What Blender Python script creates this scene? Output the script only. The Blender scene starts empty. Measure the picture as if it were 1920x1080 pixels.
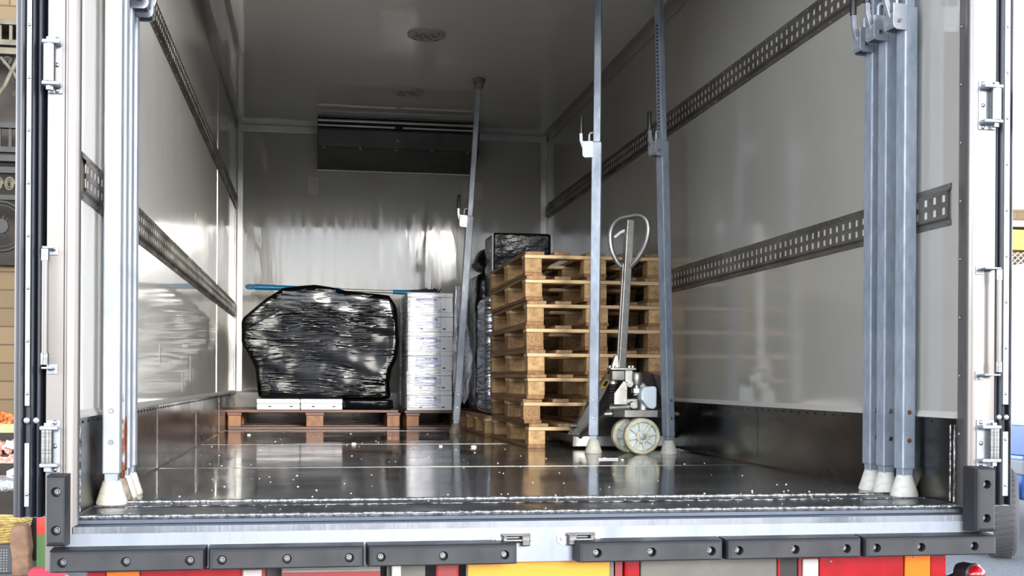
import bpy, bmesh, math, random
from mathutils import Vector, Matrix, noise
R = random.Random(7)
S = bpy.context.scene
COL = S.collection
PI = math.pi

# ------------------------------------------------------------------ camera
cam_d = bpy.data.cameras.new('camera')
cam = bpy.data.objects.new('camera', cam_d)
COL.objects.link(cam)
S.camera = cam
FPX, CY, YAW, ROLL = 2223.36, 713.71, 0.1656, 0.006
cam_d.sensor_width = 36.0
cam_d.lens = FPX * 36.0 / 1920.0
cam_d.shift_y = (CY - 540.0) / 1920.0
cam_d.clip_end = 500
fw = Vector((math.sin(YAW), math.cos(YAW), 0))
rt = Vector((math.cos(YAW), -math.sin(YAW), 0))
up = Vector((0, 0, 1))
r2 = rt * math.cos(ROLL) + up * math.sin(ROLL)
u2 = up * math.cos(ROLL) - rt * math.sin(ROLL)
M = Matrix((( r2.x, u2.x, -fw.x, -0.6111), (r2.y, u2.y, -fw.y, -3.1265), (r2.z, u2.z, -fw.z, 0.3437), (0, 0, 0, 1)))
cam.matrix_world = M

# ------------------------------------------------------------------ world, sun, exposure
W = bpy.data.worlds.new('sky')
S.world = W
W.use_nodes = True
nt = W.node_tree
nt.nodes.clear()
out = nt.nodes.new('ShaderNodeOutputWorld')
bg = nt.nodes.new('ShaderNodeBackground')
tc = nt.nodes.new('ShaderNodeTexCoord')
sep = nt.nodes.new('ShaderNodeSeparateXYZ')
rmp = nt.nodes.new('ShaderNodeValToRGB')
rmp.color_ramp.elements[0].position = 0.0
rmp.color_ramp.elements[0].color = (0.93, 0.95, 1.0, 1)
rmp.color_ramp.elements[1].position = 0.7
rmp.color_ramp.elements[1].color = (0.66, 0.80, 1.0, 1)
nt.links.new(tc.outputs['Generated'], sep.inputs[0])
nt.links.new(sep.outputs['Z'], rmp.inputs[0])
nt.links.new(rmp.outputs[0], bg.inputs[0])
smr = nt.nodes.new('ShaderNodeMapRange')
smr.interpolation_type = 'SMOOTHSTEP'
for k_, v_ in (('From Min', 0.05), ('From Max', 0.55), ('To Min', 5.7), ('To Max', 0.55)):
    smr.inputs[k_].default_value = v_
nt.links.new(sep.outputs['Z'], smr.inputs['Value'])
nt.links.new(smr.outputs[0], bg.inputs[1])
nt.links.new(bg.outputs[0], out.inputs[0])
sun_d = bpy.data.lights.new('sun', 'SUN')
sun_d.energy = 1.7
sun_d.angle = math.radians(14)
sun_d.color = (1.0, 0.95, 0.87)
sun = bpy.data.objects.new('sun', sun_d)
COL.objects.link(sun)
sun.rotation_euler = Vector((-0.17, 0.95, -0.20)).to_track_quat('-Z', 'Y').to_euler()
sun.location = (3, -6, 8)
S.view_settings.view_transform = 'Standard'
S.view_settings.look = 'None'
S.view_settings.gamma = 1
S.view_settings.use_curve_mapping = False
S.view_settings.exposure = 1.32

# ------------------------------------------------------------------ materials
def lin(c):
    return tuple(((v / 255.0) / 12.92 if v / 255.0 <= 0.04045 else ((v / 255.0 + 0.055) / 1.055) ** 2.4) for v in c)

def mat(name, c, rough=0.5, metal=0.0, c2=None, nscale=(8, 8, 8), ndetail=4, lo=0.35, hi=0.65, bump=0.0, bscale=(20, 20, 20),
        bdist=0.01, rough2=None, spec=0.5, coat=0.0, alpha=None, trans=0.0, rand=0.0, sss=0.0, coord='Object', emit=None, rscale=None, bdetail=3.0):
    m = bpy.data.materials.new(name)
    m.use_nodes = True
    n = m.node_tree.nodes
    l = m.node_tree.links
    b = n['Principled BSDF']
    b.inputs['Roughness'].default_value = rough
    b.inputs['Metallic'].default_value = metal
    b.inputs['Specular IOR Level'].default_value = spec
    b.inputs['Coat Weight'].default_value = coat
    b.inputs['Coat Roughness'].default_value = 0.05
    b.inputs['Transmission Weight'].default_value = trans
    if alpha is not None:
        b.inputs['Alpha'].default_value = alpha
    c = lin(c) + (1,)
    b.inputs['Base Color'].default_value = c
    tcn = n.new('ShaderNodeTexCoord')
    def nz(sc, det):
        mp = n.new('ShaderNodeMapping')
        mp.inputs['Scale'].default_value = sc
        l.new(tcn.outputs[coord], mp.inputs[0])
        x = n.new('ShaderNodeTexNoise')
        x.inputs['Scale'].default_value = 1.0
        x.inputs['Detail'].default_value = det
        x.inputs['Roughness'].default_value = 0.6
        l.new(mp.outputs[0], x.inputs['Vector'])
        return x
    csock = None
    if c2 is not None:
        x = nz(nscale, ndetail)
        rp = n.new('ShaderNodeValToRGB')
        rp.color_ramp.elements[0].position = lo
        rp.color_ramp.elements[0].color = c
        rp.color_ramp.elements[1].position = hi
        rp.color_ramp.elements[1].color = lin(c2) + (1,)
        l.new(x.outputs[0], rp.inputs[0])
        csock = rp.outputs[0]
    if rand:
        oi = n.new('ShaderNodeObjectInfo')
        hv = n.new('ShaderNodeHueSaturation')
        mr = n.new('ShaderNodeMapRange')
        mr.inputs['To Min'].default_value = 1 - rand
        mr.inputs['To Max'].default_value = 1 + rand
        l.new(oi.outputs['Random'], mr.inputs['Value'])
        l.new(mr.outputs[0], hv.inputs['Value'])
        if csock is not None:
            l.new(csock, hv.inputs['Color'])
        else:
            hv.inputs['Color'].default_value = c
        csock = hv.outputs[0]
    if csock is not None:
        l.new(csock, b.inputs['Base Color'])
    if rough2 is not None:
        x = nz(rscale or nscale, 5)
        mr = n.new('ShaderNodeMapRange')
        mr.inputs['From Min'].default_value = 0.35
        mr.inputs['From Max'].default_value = 0.65
        mr.inputs['To Min'].default_value = rough
        mr.inputs['To Max'].default_value = rough2
        l.new(x.outputs[0], mr.inputs['Value'])
        l.new(mr.outputs[0], b.inputs['Roughness'])
    if bump:
        x = nz(bscale, bdetail)
        bp = n.new('ShaderNodeBump')
        bp.inputs['Strength'].default_value = bump
        bp.inputs['Distance'].default_value = bdist
        l.new(x.outputs[0], bp.inputs['Height'])
        l.new(bp.outputs[0], b.inputs['Normal'])
        if coat:
            l.new(bp.outputs[0], b.inputs['Coat Normal'])
    if emit:
        b.inputs['Emission Color'].default_value = lin(emit[0]) + (1,)
        b.inputs['Emission Strength'].default_value = emit[1]
    return m

def stone_mat(name, a, b_, mortar, scale):
    m = bpy.data.materials.new(name)
    m.use_nodes = True
    n = m.node_tree.nodes
    l = m.node_tree.links
    b = n['Principled BSDF']
    t = n.new('ShaderNodeTexCoord')
    mp = n.new('ShaderNodeMapping')
    mp.inputs['Rotation'].default_value = (PI / 2, 0, 0)
    br = n.new('ShaderNodeTexBrick')
    br.inputs['Color1'].default_value = lin(a) + (1,)
    br.inputs['Color2'].default_value = lin(b_) + (1,)
    br.inputs['Mortar'].default_value = lin(mortar) + (1,)
    br.inputs['Scale'].default_value = scale
    br.inputs['Mortar Size'].default_value = 0.012
    l.new(t.outputs['Object'], mp.inputs[0])
    l.new(mp.outputs[0], br.inputs['Vector'])
    l.new(br.outputs['Color'], b.inputs['Base Color'])
    b.inputs['Roughness'].default_value = 0.85
    return m

FRP_R = mat('cream_panel_right_shaded', (150, 147, 140), 0.05, c2=(145, 141, 133), nscale=(1, 1.2, 1.0), bump=0.06, bscale=(1.5, 1.5, 1.2), bdist=0.03, rough2=0.12, rscale=(2, 2, 1))  # one cream panel
FRP_L = mat('cream_panel_left_lit', (232, 227, 217), 0.03, c2=(226, 221, 210), nscale=(1, 1.2, 1.0), bump=0.05, bscale=(2, 2.2, 1.6), bdist=0.03, rough2=0.09, rscale=(2, 2, 1))
FRP_B = mat('cream_panel_back_shaded', (168, 165, 156), 0.015, c2=(161, 157, 147), nscale=(2, 1, 0.6), bump=0.05, bscale=(9, 2, 2.5), bdist=0.012, rough2=0.13, rscale=(16, 1, 0.8), spec=0.42)
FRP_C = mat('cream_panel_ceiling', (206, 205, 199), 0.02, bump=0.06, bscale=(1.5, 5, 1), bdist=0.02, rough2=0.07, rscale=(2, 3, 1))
STEEL = mat('brushed_steel', (120, 120, 118), 0.24, 1.0, c2=(96, 95, 93), nscale=(1.5, 1.5, 5), rough2=0.4, bump=0.08, bscale=(3, 3, 60))
SKIRT = mat('skirting_steel', (97, 95, 92), 0.16, 1.0, c2=(75, 73, 69), nscale=(2, 2, 4), rough2=0.32, bump=0.05, bscale=(4, 4, 8), bdist=0.02)
FLOOR = mat('wet_floor', (98, 97, 95), 0.05, 0.15, c2=(70, 69, 68), nscale=(1.3, 2.6, 1), rough2=0.18, rscale=(1.1, 2.2, 1), bump=0.05, bscale=(9, 5, 1), bdist=0.006)
SILLM = mat('sill_steel', (137, 141, 148), 0.22, 1.0, c2=(111, 115, 123), nscale=(3, 3, 3), rough2=0.42, bump=0.08, bscale=(60, 4, 4))
SILLF = mat('sill_face_steel', (142, 147, 156), 0.30, 0.75, c2=(116, 122, 133), nscale=(9, 2, 1.5), rough2=0.5, lo=0.3, hi=0.7)
FRAME = mat('frame_steel', (124, 120, 117), 0.32, 0.7, c2=(108, 103, 99), nscale=(5, 5, 0.7), rough2=0.45)
WELD = mat('weld_and_edge_glint', (150, 150, 150), 0.35, 0.8, c2=(84, 84, 84), nscale=(70, 70, 70), lo=0.4, hi=0.6, bump=0.8, bscale=(90, 90, 90), bdist=0.004)
ALU = mat('aluminium_trim', (190, 188, 184), 0.28, 0.55, c2=(168, 165, 160), nscale=(2, 2, 2), rough2=0.4)
GALV = mat('galvanised_steel', (150, 158, 168), 0.42, 0.4, c2=(124, 134, 146), nscale=(26, 26, 9), rough2=0.55)
GALVL = mat('lit_galvanised_steel', (164, 168, 174), 0.45, 0.3, c2=(140, 147, 155), nscale=(26, 26, 9), rough2=0.6)  # same galvanised steel as above, with the left post's daylight put into colour
def rusty():
    m = mat('rusty_galvanised_steel', (160, 164, 169), 0.5, 0.4, rough2=0.65, nscale=(26, 26, 9))
    n = m.node_tree.nodes; l = m.node_tree.links
    b = n['Principled BSDF']
    t = n.new('ShaderNodeTexCoord'); sp = n.new('ShaderNodeSeparateXYZ'); l.new(t.outputs['Object'], sp.inputs[0])
    mr = n.new('ShaderNodeMapRange'); mr.inputs['From Min'].default_value = 0.45; mr.inputs['From Max'].default_value = 0.05
    mr.inputs['To Min'].default_value = -0.25; mr.inputs['To Max'].default_value = 0.22
    l.new(sp.outputs['Z'], mr.inputs['Value'])
    mp = n.new('ShaderNodeMapping'); mp.inputs['Scale'].default_value = (30, 30, 12); l.new(t.outputs['Object'], mp.inputs[0])
    x = n.new('ShaderNodeTexNoise'); x.inputs['Scale'].default_value = 1; x.inputs['Detail'].default_value = 5; l.new(mp.outputs[0], x.inputs['Vector'])
    ad = n.new('ShaderNodeMath'); ad.operation = 'ADD'; l.new(x.outputs[0], ad.inputs[0]); l.new(mr.outputs[0], ad.inputs[1])
    rp = n.new('ShaderNodeValToRGB'); rp.color_ramp.elements[0].position = 0.53; rp.color_ramp.elements[0].color = lin((160, 164, 169)) + (1,)
    rp.color_ramp.elements[1].position = 0.6; rp.color_ramp.elements[1].color = lin((118, 62, 30)) + (1,)
    l.new(ad.outputs[0], rp.inputs[0]); l.new(rp.outputs[0], b.inputs['Base Color'])
    return m
GALVR = rusty()
RUST = mat('rust', (112, 60, 32), 0.85, 0.1, c2=(74, 38, 22), nscale=(60, 60, 60))
ZINC = mat('zinc_plate', (160, 164, 170), 0.35, 0.5, c2=(142, 147, 154), nscale=(14, 14, 14))
BOLT = mat('bolt_steel', (150, 152, 155), 0.3, 1.0)
TABM = mat('lit_tab_tone', (200, 200, 200), 0.3, 0.3)
RAILM = mat('rail_steel', (112, 107, 100), 0.38, 0.55, c2=(84, 79, 72), nscale=(12, 4, 12), rough2=0.55)
CUP = mat('white_rubber', (188, 185, 174), 0.55, c2=(164, 157, 141), nscale=(30, 30, 60), lo=0.5, hi=0.75)
CUPD = mat('dirty_rubber', (150, 140, 123), 0.6, c2=(102, 88, 70), nscale=(30, 30, 40))
BLACKP = mat('black_plastic_grip', (26, 26, 28), 0.4)
RUBBER = mat('black_rubber', (31, 32, 36), 0.5, c2=(25, 26, 29), nscale=(10, 10, 10), rough2=0.65)
GASKET = mat('door_gasket_rubber', (24, 27, 35), 0.35, c2=(18, 20, 26), nscale=(6, 6, 2), rough2=0.5)
DKSTEEL = mat('dark_unit_casing', (88, 88, 86), 0.35, 0.25, c2=(78, 76, 74), nscale=(3, 3, 3), rough2=0.5)
BLACK = mat('black_recess', (14, 14, 14), 0.6)
JACK = mat('jack_steel', (172, 171, 168), 0.27, 0.85, c2=(140, 138, 134), nscale=(14, 14, 14), rough2=0.42)
JACKD = mat('jack_frame_steel', (142, 140, 137), 0.32, 0.8, c2=(104, 101, 97), nscale=(6, 6, 6), rough2=0.48)
NYLON = mat('white_nylon', (208, 214, 206), 0.35, c2=(190, 198, 192), nscale=(20, 20, 20))
TREAD = mat('yellowed_nylon', (206, 202, 178), 0.45, c2=(176, 168, 138), nscale=(25, 25, 25))
TANK = mat('reservoir_plastic', (206, 216, 220), 0.25)
YELLOW = mat('yellow_sticker', (222, 178, 40), 0.5)
EPS = mat('white_foam', (236, 237, 241), 0.6, bump=0.1, bscale=(120, 120, 120), bdist=0.002)
BLUE = mat('blue_print', (66, 78, 160), 0.5)
PALEBLUE = mat('pale_blue_print', (168, 176, 220), 0.5, c2=(214, 217, 236), nscale=(8, 8, 190), lo=0.45, hi=0.55)
def stretch(name, c, rough, spec, fz=55, dist=0.02, coat=0.0, lo=0.42, hi=0.6):
    m = mat(name, c, rough, spec=spec, coat=coat)
    n = m.node_tree.nodes; l = m.node_tree.links
    b = n['Principled BSDF']
    t = n.new('ShaderNodeTexCoord')
    def noi(vec, sc, det):
        mp = n.new('ShaderNodeMapping'); mp.inputs['Scale'].default_value = sc; l.new(vec, mp.inputs[0])
        x = n.new('ShaderNodeTexNoise'); x.inputs['Scale'].default_value = 1; x.inputs['Detail'].default_value = det
        l.new(mp.outputs[0], x.inputs['Vector']); return x.outputs[0]
    wz = noi(t.outputs['Object'], (1.6, 1.6, 5), 1)
    cx = n.new('ShaderNodeCombineXYZ')
    mu = n.new('ShaderNodeMath'); mu.operation = 'MULTIPLY'; mu.inputs[1].default_value = 0.09; l.new(wz, mu.inputs[0]); l.new(mu.outputs[0], cx.inputs[2])
    va = n.new('ShaderNodeVectorMath'); va.operation = 'ADD'; l.new(t.outputs['Object'], va.inputs[0]); l.new(cx.outputs[0], va.inputs[1])
    h1 = noi(va.outputs[0], (4.2, 4.2, fz), 1.6)
    h2 = noi(va.outputs[0], (7, 7, fz * 2.2), 2)
    mk = noi(t.outputs['Object'], (3.2, 3.2, 6), 2)
    mr = n.new('ShaderNodeMapRange'); mr.inputs['From Min'].default_value = lo; mr.inputs['From Max'].default_value = hi; mr.inputs['To Min'].default_value = 0.06; l.new(mk, mr.inputs['Value'])
    th = n.new('ShaderNodeMapRange'); th.inputs['From Min'].default_value = 0.50; th.inputs['From Max'].default_value = 0.85; l.new(h1, th.inputs['Value'])
    t2 = n.new('ShaderNodeMapRange'); t2.inputs['From Min'].default_value = 0.55; t2.inputs['From Max'].default_value = 0.9; l.new(h2, t2.inputs['Value'])
    sm = n.new('ShaderNodeMath'); sm.operation = 'MULTIPLY_ADD'; sm.inputs[1].default_value = 0.10; l.new(t2.outputs[0], sm.inputs[0]); l.new(th.outputs[0], sm.inputs[2])
    bp = n.new('ShaderNodeBump'); bp.inputs['Strength'].default_value = 1; bp.inputs['Distance'].default_value = dist
    l.new(sm.outputs[0], bp.inputs['Height']); l.new(mr.outputs[0], bp.inputs['Strength']); l.new(bp.outputs[0], b.inputs['Normal'])
    if coat: l.new(bp.outputs[0], b.inputs['Coat Normal'])
    return m
BFILM = stretch('black_stretch_film', (4, 4, 5), 0.08, 0.24, 62, 0.016, lo=0.44, hi=0.66)
BBAG = mat('black_bag_plastic', (9, 10, 16), 0.2, spec=0.22, bump=0.5, bscale=(7, 7, 10), bdist=0.02, rough2=0.32)
SFILM = stretch('gloss_tinted_film', (176, 182, 194), 0.14, 0.5, 70, 0.03, lo=0.25, hi=0.45)  # clear film over dark goods; its gloss is put into the pale colour
SFILM.node_tree.nodes['Principled BSDF'].inputs['Metallic'].default_value = 0.85
BLUEP = mat('blue_handle_plastic', (10, 106, 152), 0.3)
BRIS = mat('dark_bristle', (34, 42, 52), 0.7)
ICE = mat('ice', (238, 240, 242), 0.35, spec=0.5)
TAPE = mat('tape_residue', (170, 166, 160), 0.5)
PATCH = mat('panel_patch', (173, 167, 156), 0.35)
LAMPM = mat('lamp_plastic', (163, 162, 158), 0.3)
LAMPH = mat('lamp_lens', (122, 122, 118), 0.2)
RED = mat('red_lens', (128, 9, 14), 0.15, coat=0.5, c2=(150, 10, 18), nscale=(14, 14, 14))
DRED = mat('dark_red_paint', (120, 14, 18), 0.4)
ORANGE = mat('orange_lens', (202, 102, 17), 0.15, coat=0.5)
AMBER = mat('yellow_plate', (192, 134, 17), 0.35)
WHITEL = mat('pale_lens', (167, 162, 158), 0.2)
CHASSIS = mat('chassis_paint', (96, 93, 88), 0.4, 0.4, c2=(81, 78, 74), nscale=(4, 4, 8))
TARP = mat('outer_skin', (158, 158, 158), 0.35)
ASPH = mat('asphalt', (117, 121, 126), 0.8, c2=(94, 97, 101), nscale=(30, 30, 30), bump=0.4, bscale=(90, 90, 90))
VANW = mat('van_white_paint', (238, 240, 244), 0.25, coat=0.5)
VANB = mat('van_blue_paint', (70, 110, 190), 0.25, coat=0.5)
VANG = mat('van_grey_plastic', (120, 124, 130), 0.5)
TYRE = mat('tyre_rubber', (64, 64, 66), 0.7, bump=0.2, bscale=(40, 40, 40))
IRON = mat('painted_iron', (34, 32, 27), 0.6, c2=(24, 23, 20), nscale=(10, 10, 10))
IRONG = mat('gilded_iron', (88, 80, 58), 0.5, c2=(62, 56, 40), nscale=(10, 10, 10))
STONE = stone_mat('market_stone', (112, 94, 68), (98, 82, 58), (74, 60, 44), 1.6)
PLASTER = mat('street_plaster', (104, 98, 90), 0.85, c2=(84, 80, 72), nscale=(0.3, 0.3, 0.3))
BROWNW = mat('brown_boards', (46, 38, 29), 0.8, c2=(32, 26, 20), nscale=(1, 1, 8))

def wood(name, a, b, grain, rand=0.18, rough=0.75):
    return mat(name, a, rough, c2=b, nscale=grain, lo=0.3, hi=0.7, ndetail=5, rand=rand, bump=0.25, bscale=tuple(v * 2 for v in grain), bdist=0.004)
PINE = {'x': wood('pine_x', (226, 200, 158), (188, 152, 106), (3, 30, 50), 0.14), 'y': wood('pine_y', (176, 142, 102), (120, 86, 56), (40, 3, 50), 0.22),
        'b': wood('pine_bottom', (160, 122, 84), (112, 78, 50), (40, 3, 50), 0.22), 'z': wood('pine_block', (198, 166, 118), (150, 112, 72), (26, 26, 34), 0.2)}
CHIP = mat('chipboard', (176, 140, 98), 0.85, c2=(110, 82, 54), nscale=(130, 130, 130), rand=0.12, bump=0.3, bscale=(150, 150, 150), bdist=0.003)
PAINTW = mat('worn_white_paint', (205, 195, 165), 0.7, c2=(160, 116, 66), nscale=(40, 40, 30), lo=0.45, hi=0.6)
WETW = {'x': wood('wet_wood_x', (112, 60, 38), (66, 36, 24), (4, 30, 40), 0.12, 0.45), 'y': wood('wet_wood_y', (104, 62, 40), (62, 38, 26), (30, 4, 40), 0.12, 0.45), 'z': wood('wet_wood_block', (156, 102, 54), (100, 60, 32), (24, 24, 24), 0.15, 0.5)}

# ------------------------------------------------------------------ mesh building
class MB:
    def __init__(s):
        s.v = []
        s.f = []
    def add(s, vs, fs, mtx=None):
        o = len(s.v)
        for p in vs:
            p = Vector(p)
            s.v.append(mtx @ p if mtx is not None else p)
        for q in fs:
            s.f.append([i + o for i in q])
        return s
    def box(s, x0, x1, y0, y1, z0, z1, mtx=None):
        vs = [(x0, y0, z0), (x1, y0, z0), (x1, y1, z0), (x0, y1, z0), (x0, y0, z1), (x1, y0, z1), (x1, y1, z1), (x0, y1, z1)]
        return s.add(vs, [(3, 2, 1, 0), (4, 5, 6, 7), (0, 1, 5, 4), (1, 2, 6, 5), (2, 3, 7, 6), (3, 0, 4, 7)], mtx)
    def cyl(s, p0, p1, r0, r1=None, n=16, caps=True):
        r1 = r0 if r1 is None else r1
        p0 = Vector(p0); p1 = Vector(p1)
        d = (p1 - p0).normalized()
        a = d.orthogonal().normalized(); b = d.cross(a)
        vs = []
        for p, r in ((p0, r0), (p1, r1)):
            for i in range(n):
                t = 2 * PI * i / n
                vs.append(p + (a * math.cos(t) + b * math.sin(t)) * r)
        fs = [(i, (i + 1) % n, n + (i + 1) % n, n + i) for i in range(n)]
        if caps:
            fs += [tuple(range(n - 1, -1, -1)), tuple(range(n, 2 * n))]
        return s.add(vs, fs)
    def tube(s, pts, r, n=10, closed=False):
        pts = [Vector(p) for p in pts]
        m = len(pts); vs = []; fs = []
        prev = None
        for i, p in enumerate(pts):
            a = pts[i - 1] if (i > 0 or closed) else p
            b = pts[(i + 1) % m] if (i < m - 1 or closed) else p
            t = (b - a).normalized()
            if prev is None:
                u = t.orthogonal().normalized()
            else:
                u = (prev - t * prev.dot(t)).normalized()
            prev = u
            w = t.cross(u)
            for k in range(n):
                q = 2 * PI * k / n
                vs.append(p + (u * math.cos(q) + w * math.sin(q)) * r)
        for i in range(m if closed else m - 1):
            j = (i + 1) % m
            for k in range(n):
                fs.append((i * n + k, i * n + (k + 1) % n, j * n + (k + 1) % n, j * n + k))
        if not closed:
            fs += [tuple(range(n - 1, -1, -1)), tuple(range((m - 1) * n, m * n))]
        return s.add(vs, fs)
    def prism(s, prof, axis, a, b, mtx=None):
        n = len(prof); vs = []
        for t in (a, b):
            for (p, q) in prof:
                vs.append({'x': (t, p, q), 'y': (p, t, q), 'z': (p, q, t)}[axis])
        fs = [(i, (i + 1) % n, n + (i + 1) % n, n + i) for i in range(n)] + [tuple(range(n - 1, -1, -1)), tuple(range(n, 2 * n))]
        return s.add(vs, fs, mtx)
    def lathe(s, prof, n=24, mtx=None):
        vs = []; fs = []
        for (r, z) in prof:
            for i in range(n):
                t = 2 * PI * i / n
                vs.append((r * math.cos(t), r * math.sin(t), z))
        m = len(prof)
        for j in range(m - 1):
            for i in range(n):
                fs.append((j * n + i, j * n + (i + 1) % n, (j + 1) * n + (i + 1) % n, (j + 1) * n + i))
        fs += [tuple(range(n - 1, -1, -1)), tuple(range((m - 1) * n, m * n))]
        return s.add(vs, fs, mtx)
    def dome(s, c, axis, r, n=8):
        c = Vector(c); d = Vector(axis).normalized()
        s.cyl(c, c + d * r * 0.45, r, r * 0.8, n, False)
        return s.cyl(c + d * r * 0.45, c + d * r * 0.7, r * 0.8, r * 0.3, n)
    def build(s, name, m, parent=None, loc=None, smooth=None, bevel=0.0, seg=2, kind=None, local=False):
        o3 = Vector((0, 0, 0))
        if parent is not None and not local:
            o3 = root_loc(parent)
        elif loc is not None:
            o3 = Vector(loc)
        me = bpy.data.meshes.new(name)
        me.from_pydata([tuple(p - o3) for p in s.v], [], s.f)
        bm = bmesh.new(); bm.from_mesh(me)
        bmesh.ops.recalc_face_normals(bm, faces=bm.faces)
        bm.to_mesh(me); bm.free()
        me.materials.append(m)
        if smooth is not None:
            for p in me.polygons:
                p.use_smooth = True
            me.set_sharp_from_angle(angle=math.radians(smooth))
        o = bpy.data.objects.new(name, me)
        COL.objects.link(o)
        if parent is not None:
            o.parent = parent
        elif loc is not None:
            o.location = o3
        if bevel:
            bv = o.modifiers.new('bevel', 'BEVEL')
            bv.width = bevel; bv.segments = seg; bv.limit_method = 'ANGLE'; bv.angle_limit = math.radians(40)
        if kind:
            o['kind'] = kind
        return o

def root_loc(p):
    v = Vector((0, 0, 0))
    while p is not None:
        v += p.location
        p = p.parent
    return v

def tag(o, label, cat, group=None, kind=None):
    o['label'] = label
    o['category'] = cat
    if group: o['group'] = group
    if kind: o['kind'] = kind
    return o

def thing(name, label, cat, loc, group=None):
    o = bpy.data.objects.new(name, None)
    o.empty_display_size = 0.1
    COL.objects.link(o)
    o.location = loc
    return tag(o, label, cat, group)

def copy_tree(o, parent=None):
    c = o.copy(); COL.objects.link(c)
    if parent is not None: c.parent = parent
    for ch in list(o.children):
        copy_tree(ch, c)
    return c

def struct(mb, name, m, parent=None, label=None, **k):
    o = mb.build(name, m, parent, **k)
    if parent is None:
        o['kind'] = 'structure'
        if label: o['label'] = label
    return o

# ------------------------------------------------------------------ the setting: truck body
L, H, WX = 6.09, 2.28, 1.2
fl = struct(MB().box(-WX - 0.05, WX + 0.05, 0.29, L + 0.05, -0.06, 0.0), 'floor', FLOOR, label='wet dark floor of the truck body')
mb = MB()
for y in (1.57, 3.24, 4.9):
    mb.box(-WX, WX, y - 0.003, y + 0.003, 0.0, 0.0012)
for sx in (-1, 1):
    mb.prism([(sx * WX, 0.0), (sx * (WX - 0.012), 0.0), (sx * WX, 0.012)], 'y', 0.29, L)
mb.build('floor_seam', SKIRT, fl)
wl = struct(MB().box(-WX - 0.05, -WX, 0.0, L + 0.05, -0.06, H + 0.06), 'wall_left', FRP_L, label='glossy cream left wall of the truck body')
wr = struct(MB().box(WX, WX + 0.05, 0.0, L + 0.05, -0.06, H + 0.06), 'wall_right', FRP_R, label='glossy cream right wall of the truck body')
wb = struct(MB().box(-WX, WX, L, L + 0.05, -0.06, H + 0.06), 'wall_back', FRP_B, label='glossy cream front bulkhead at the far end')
struct(MB().box(-WX, WX, -0.1, L, H, H + 0.06), 'ceiling', FRP_C, label='glossy pale ceiling of the truck body')
for (y, z0, z1) in ((1.633, 0.405, 0.478), (2.785, 0.331, 0.452), (2.435, 0.283, 0.375), (3.0, 1.12, 1.173)):
    MB().box(-WX, -WX + 0.001, y - 0.018, y + 0.018, z0, z1).build('tape_residue', TAPE, wl)
for (x0, x1) in ((-0.662, -0.585), (0.531, 0.69)):
    MB().box(x0, x1, L - 0.0015, L, 1.765, 1.895).build('panel_patch', PATCH, wb)
MB().box(-WX, -WX + 0.003, 4.33, 4.345, 0.25, H).build('panel_joint', ALU, wl)

# stainless skirting with rivets and the white bead above it
def skirt(name, sx):
    mb = MB()
    x = sx * WX
    mb.box(min(x, x - sx * 0.004), max(x, x - sx * 0.004), 0.0, L, 0.0, 0.243)
    y = 0.06
    while y < L:
        mb.dome((x - sx * 0.004, y, 0.231), (-sx, 0, 0), 0.0045, 6)
        y += 0.075
    for y in (1.535, 3.04, 4.5):
        mb.box(min(x, x - sx * 0.006), max(x, x - sx * 0.006), y - 0.003, y + 0.003, 0.0, 0.243)
    o = struct(mb, name, SKIRT, label='riveted stainless skirting along the wall')
    MB().prism([(x, 0.243), (x - sx * 0.010, 0.243), (x - sx * 0.010, 0.25), (x, 0.262)], 'y', 0.0, L).build('skirting_bead', TAPE, o)
skirt('baseboard_left', -1)
skirt('baseboard_right', 1)
mb = MB().box(-WX, WX, L - 0.004, L, 0.0, 0.243)
bb = struct(mb, 'baseboard_back', SKIRT, label='stainless skirting under the far wall')
MB().prism([(L, 0.243), (L - 0.010, 0.243), (L - 0.010, 0.25), (L, 0.258)], 'x', -WX, WX).build('skirting_bead', TAPE, bb)

# corner angles
def angle_y(name, sx):
    x = sx * WX
    mb = MB()
    mb.prism([(x, H), (x - sx * 0.05, H), (x - sx * 0.05, H - 0.004), (x - sx * 0.004, H - 0.004), (x - sx * 0.004, H - 0.055), (x, H - 0.055)], 'y', 0.0, L)
    mb.tube([(x - sx * 0.004, 0.0, H - 0.055), (x - sx * 0.004, L, H - 0.055)], 0.003, 6)
    return struct(mb, name, ALU, label='metal angle along the ceiling edge')
angle_y('trim_1', -1)
angle_y('trim_2', 1)
for i, sx in enumerate((-1, 1)):
    x = sx * WX
    mb = MB().prism([(x, L), (x, L - 0.055), (x - sx * 0.004, L - 0.055), (x - sx * 0.004, L - 0.006), (x - sx * 0.05, L - 0.006), (x - sx * 0.05, L)], 'z', 0.243, H - 0.004)
    mb.tube([(x - sx * 0.006, L - 0.009, 0.243), (x - sx * 0.006, L - 0.009, H)], 0.004, 6)
    struct(mb, 'trim_%d' % (3 + i), ALU, label='metal angle in the far corner')
mb = MB().box(-WX + 0.05, WX - 0.05, L - 0.005, L, H - 0.052, H - 0.004)
mb.tube([(-WX + 0.05, L - 0.005, H - 0.052), (WX - 0.05, L - 0.005, H - 0.052)], 0.003, 6)
struct(mb, 'trim_5', ALU, label='bright strip along the top of the far wall')

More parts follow.
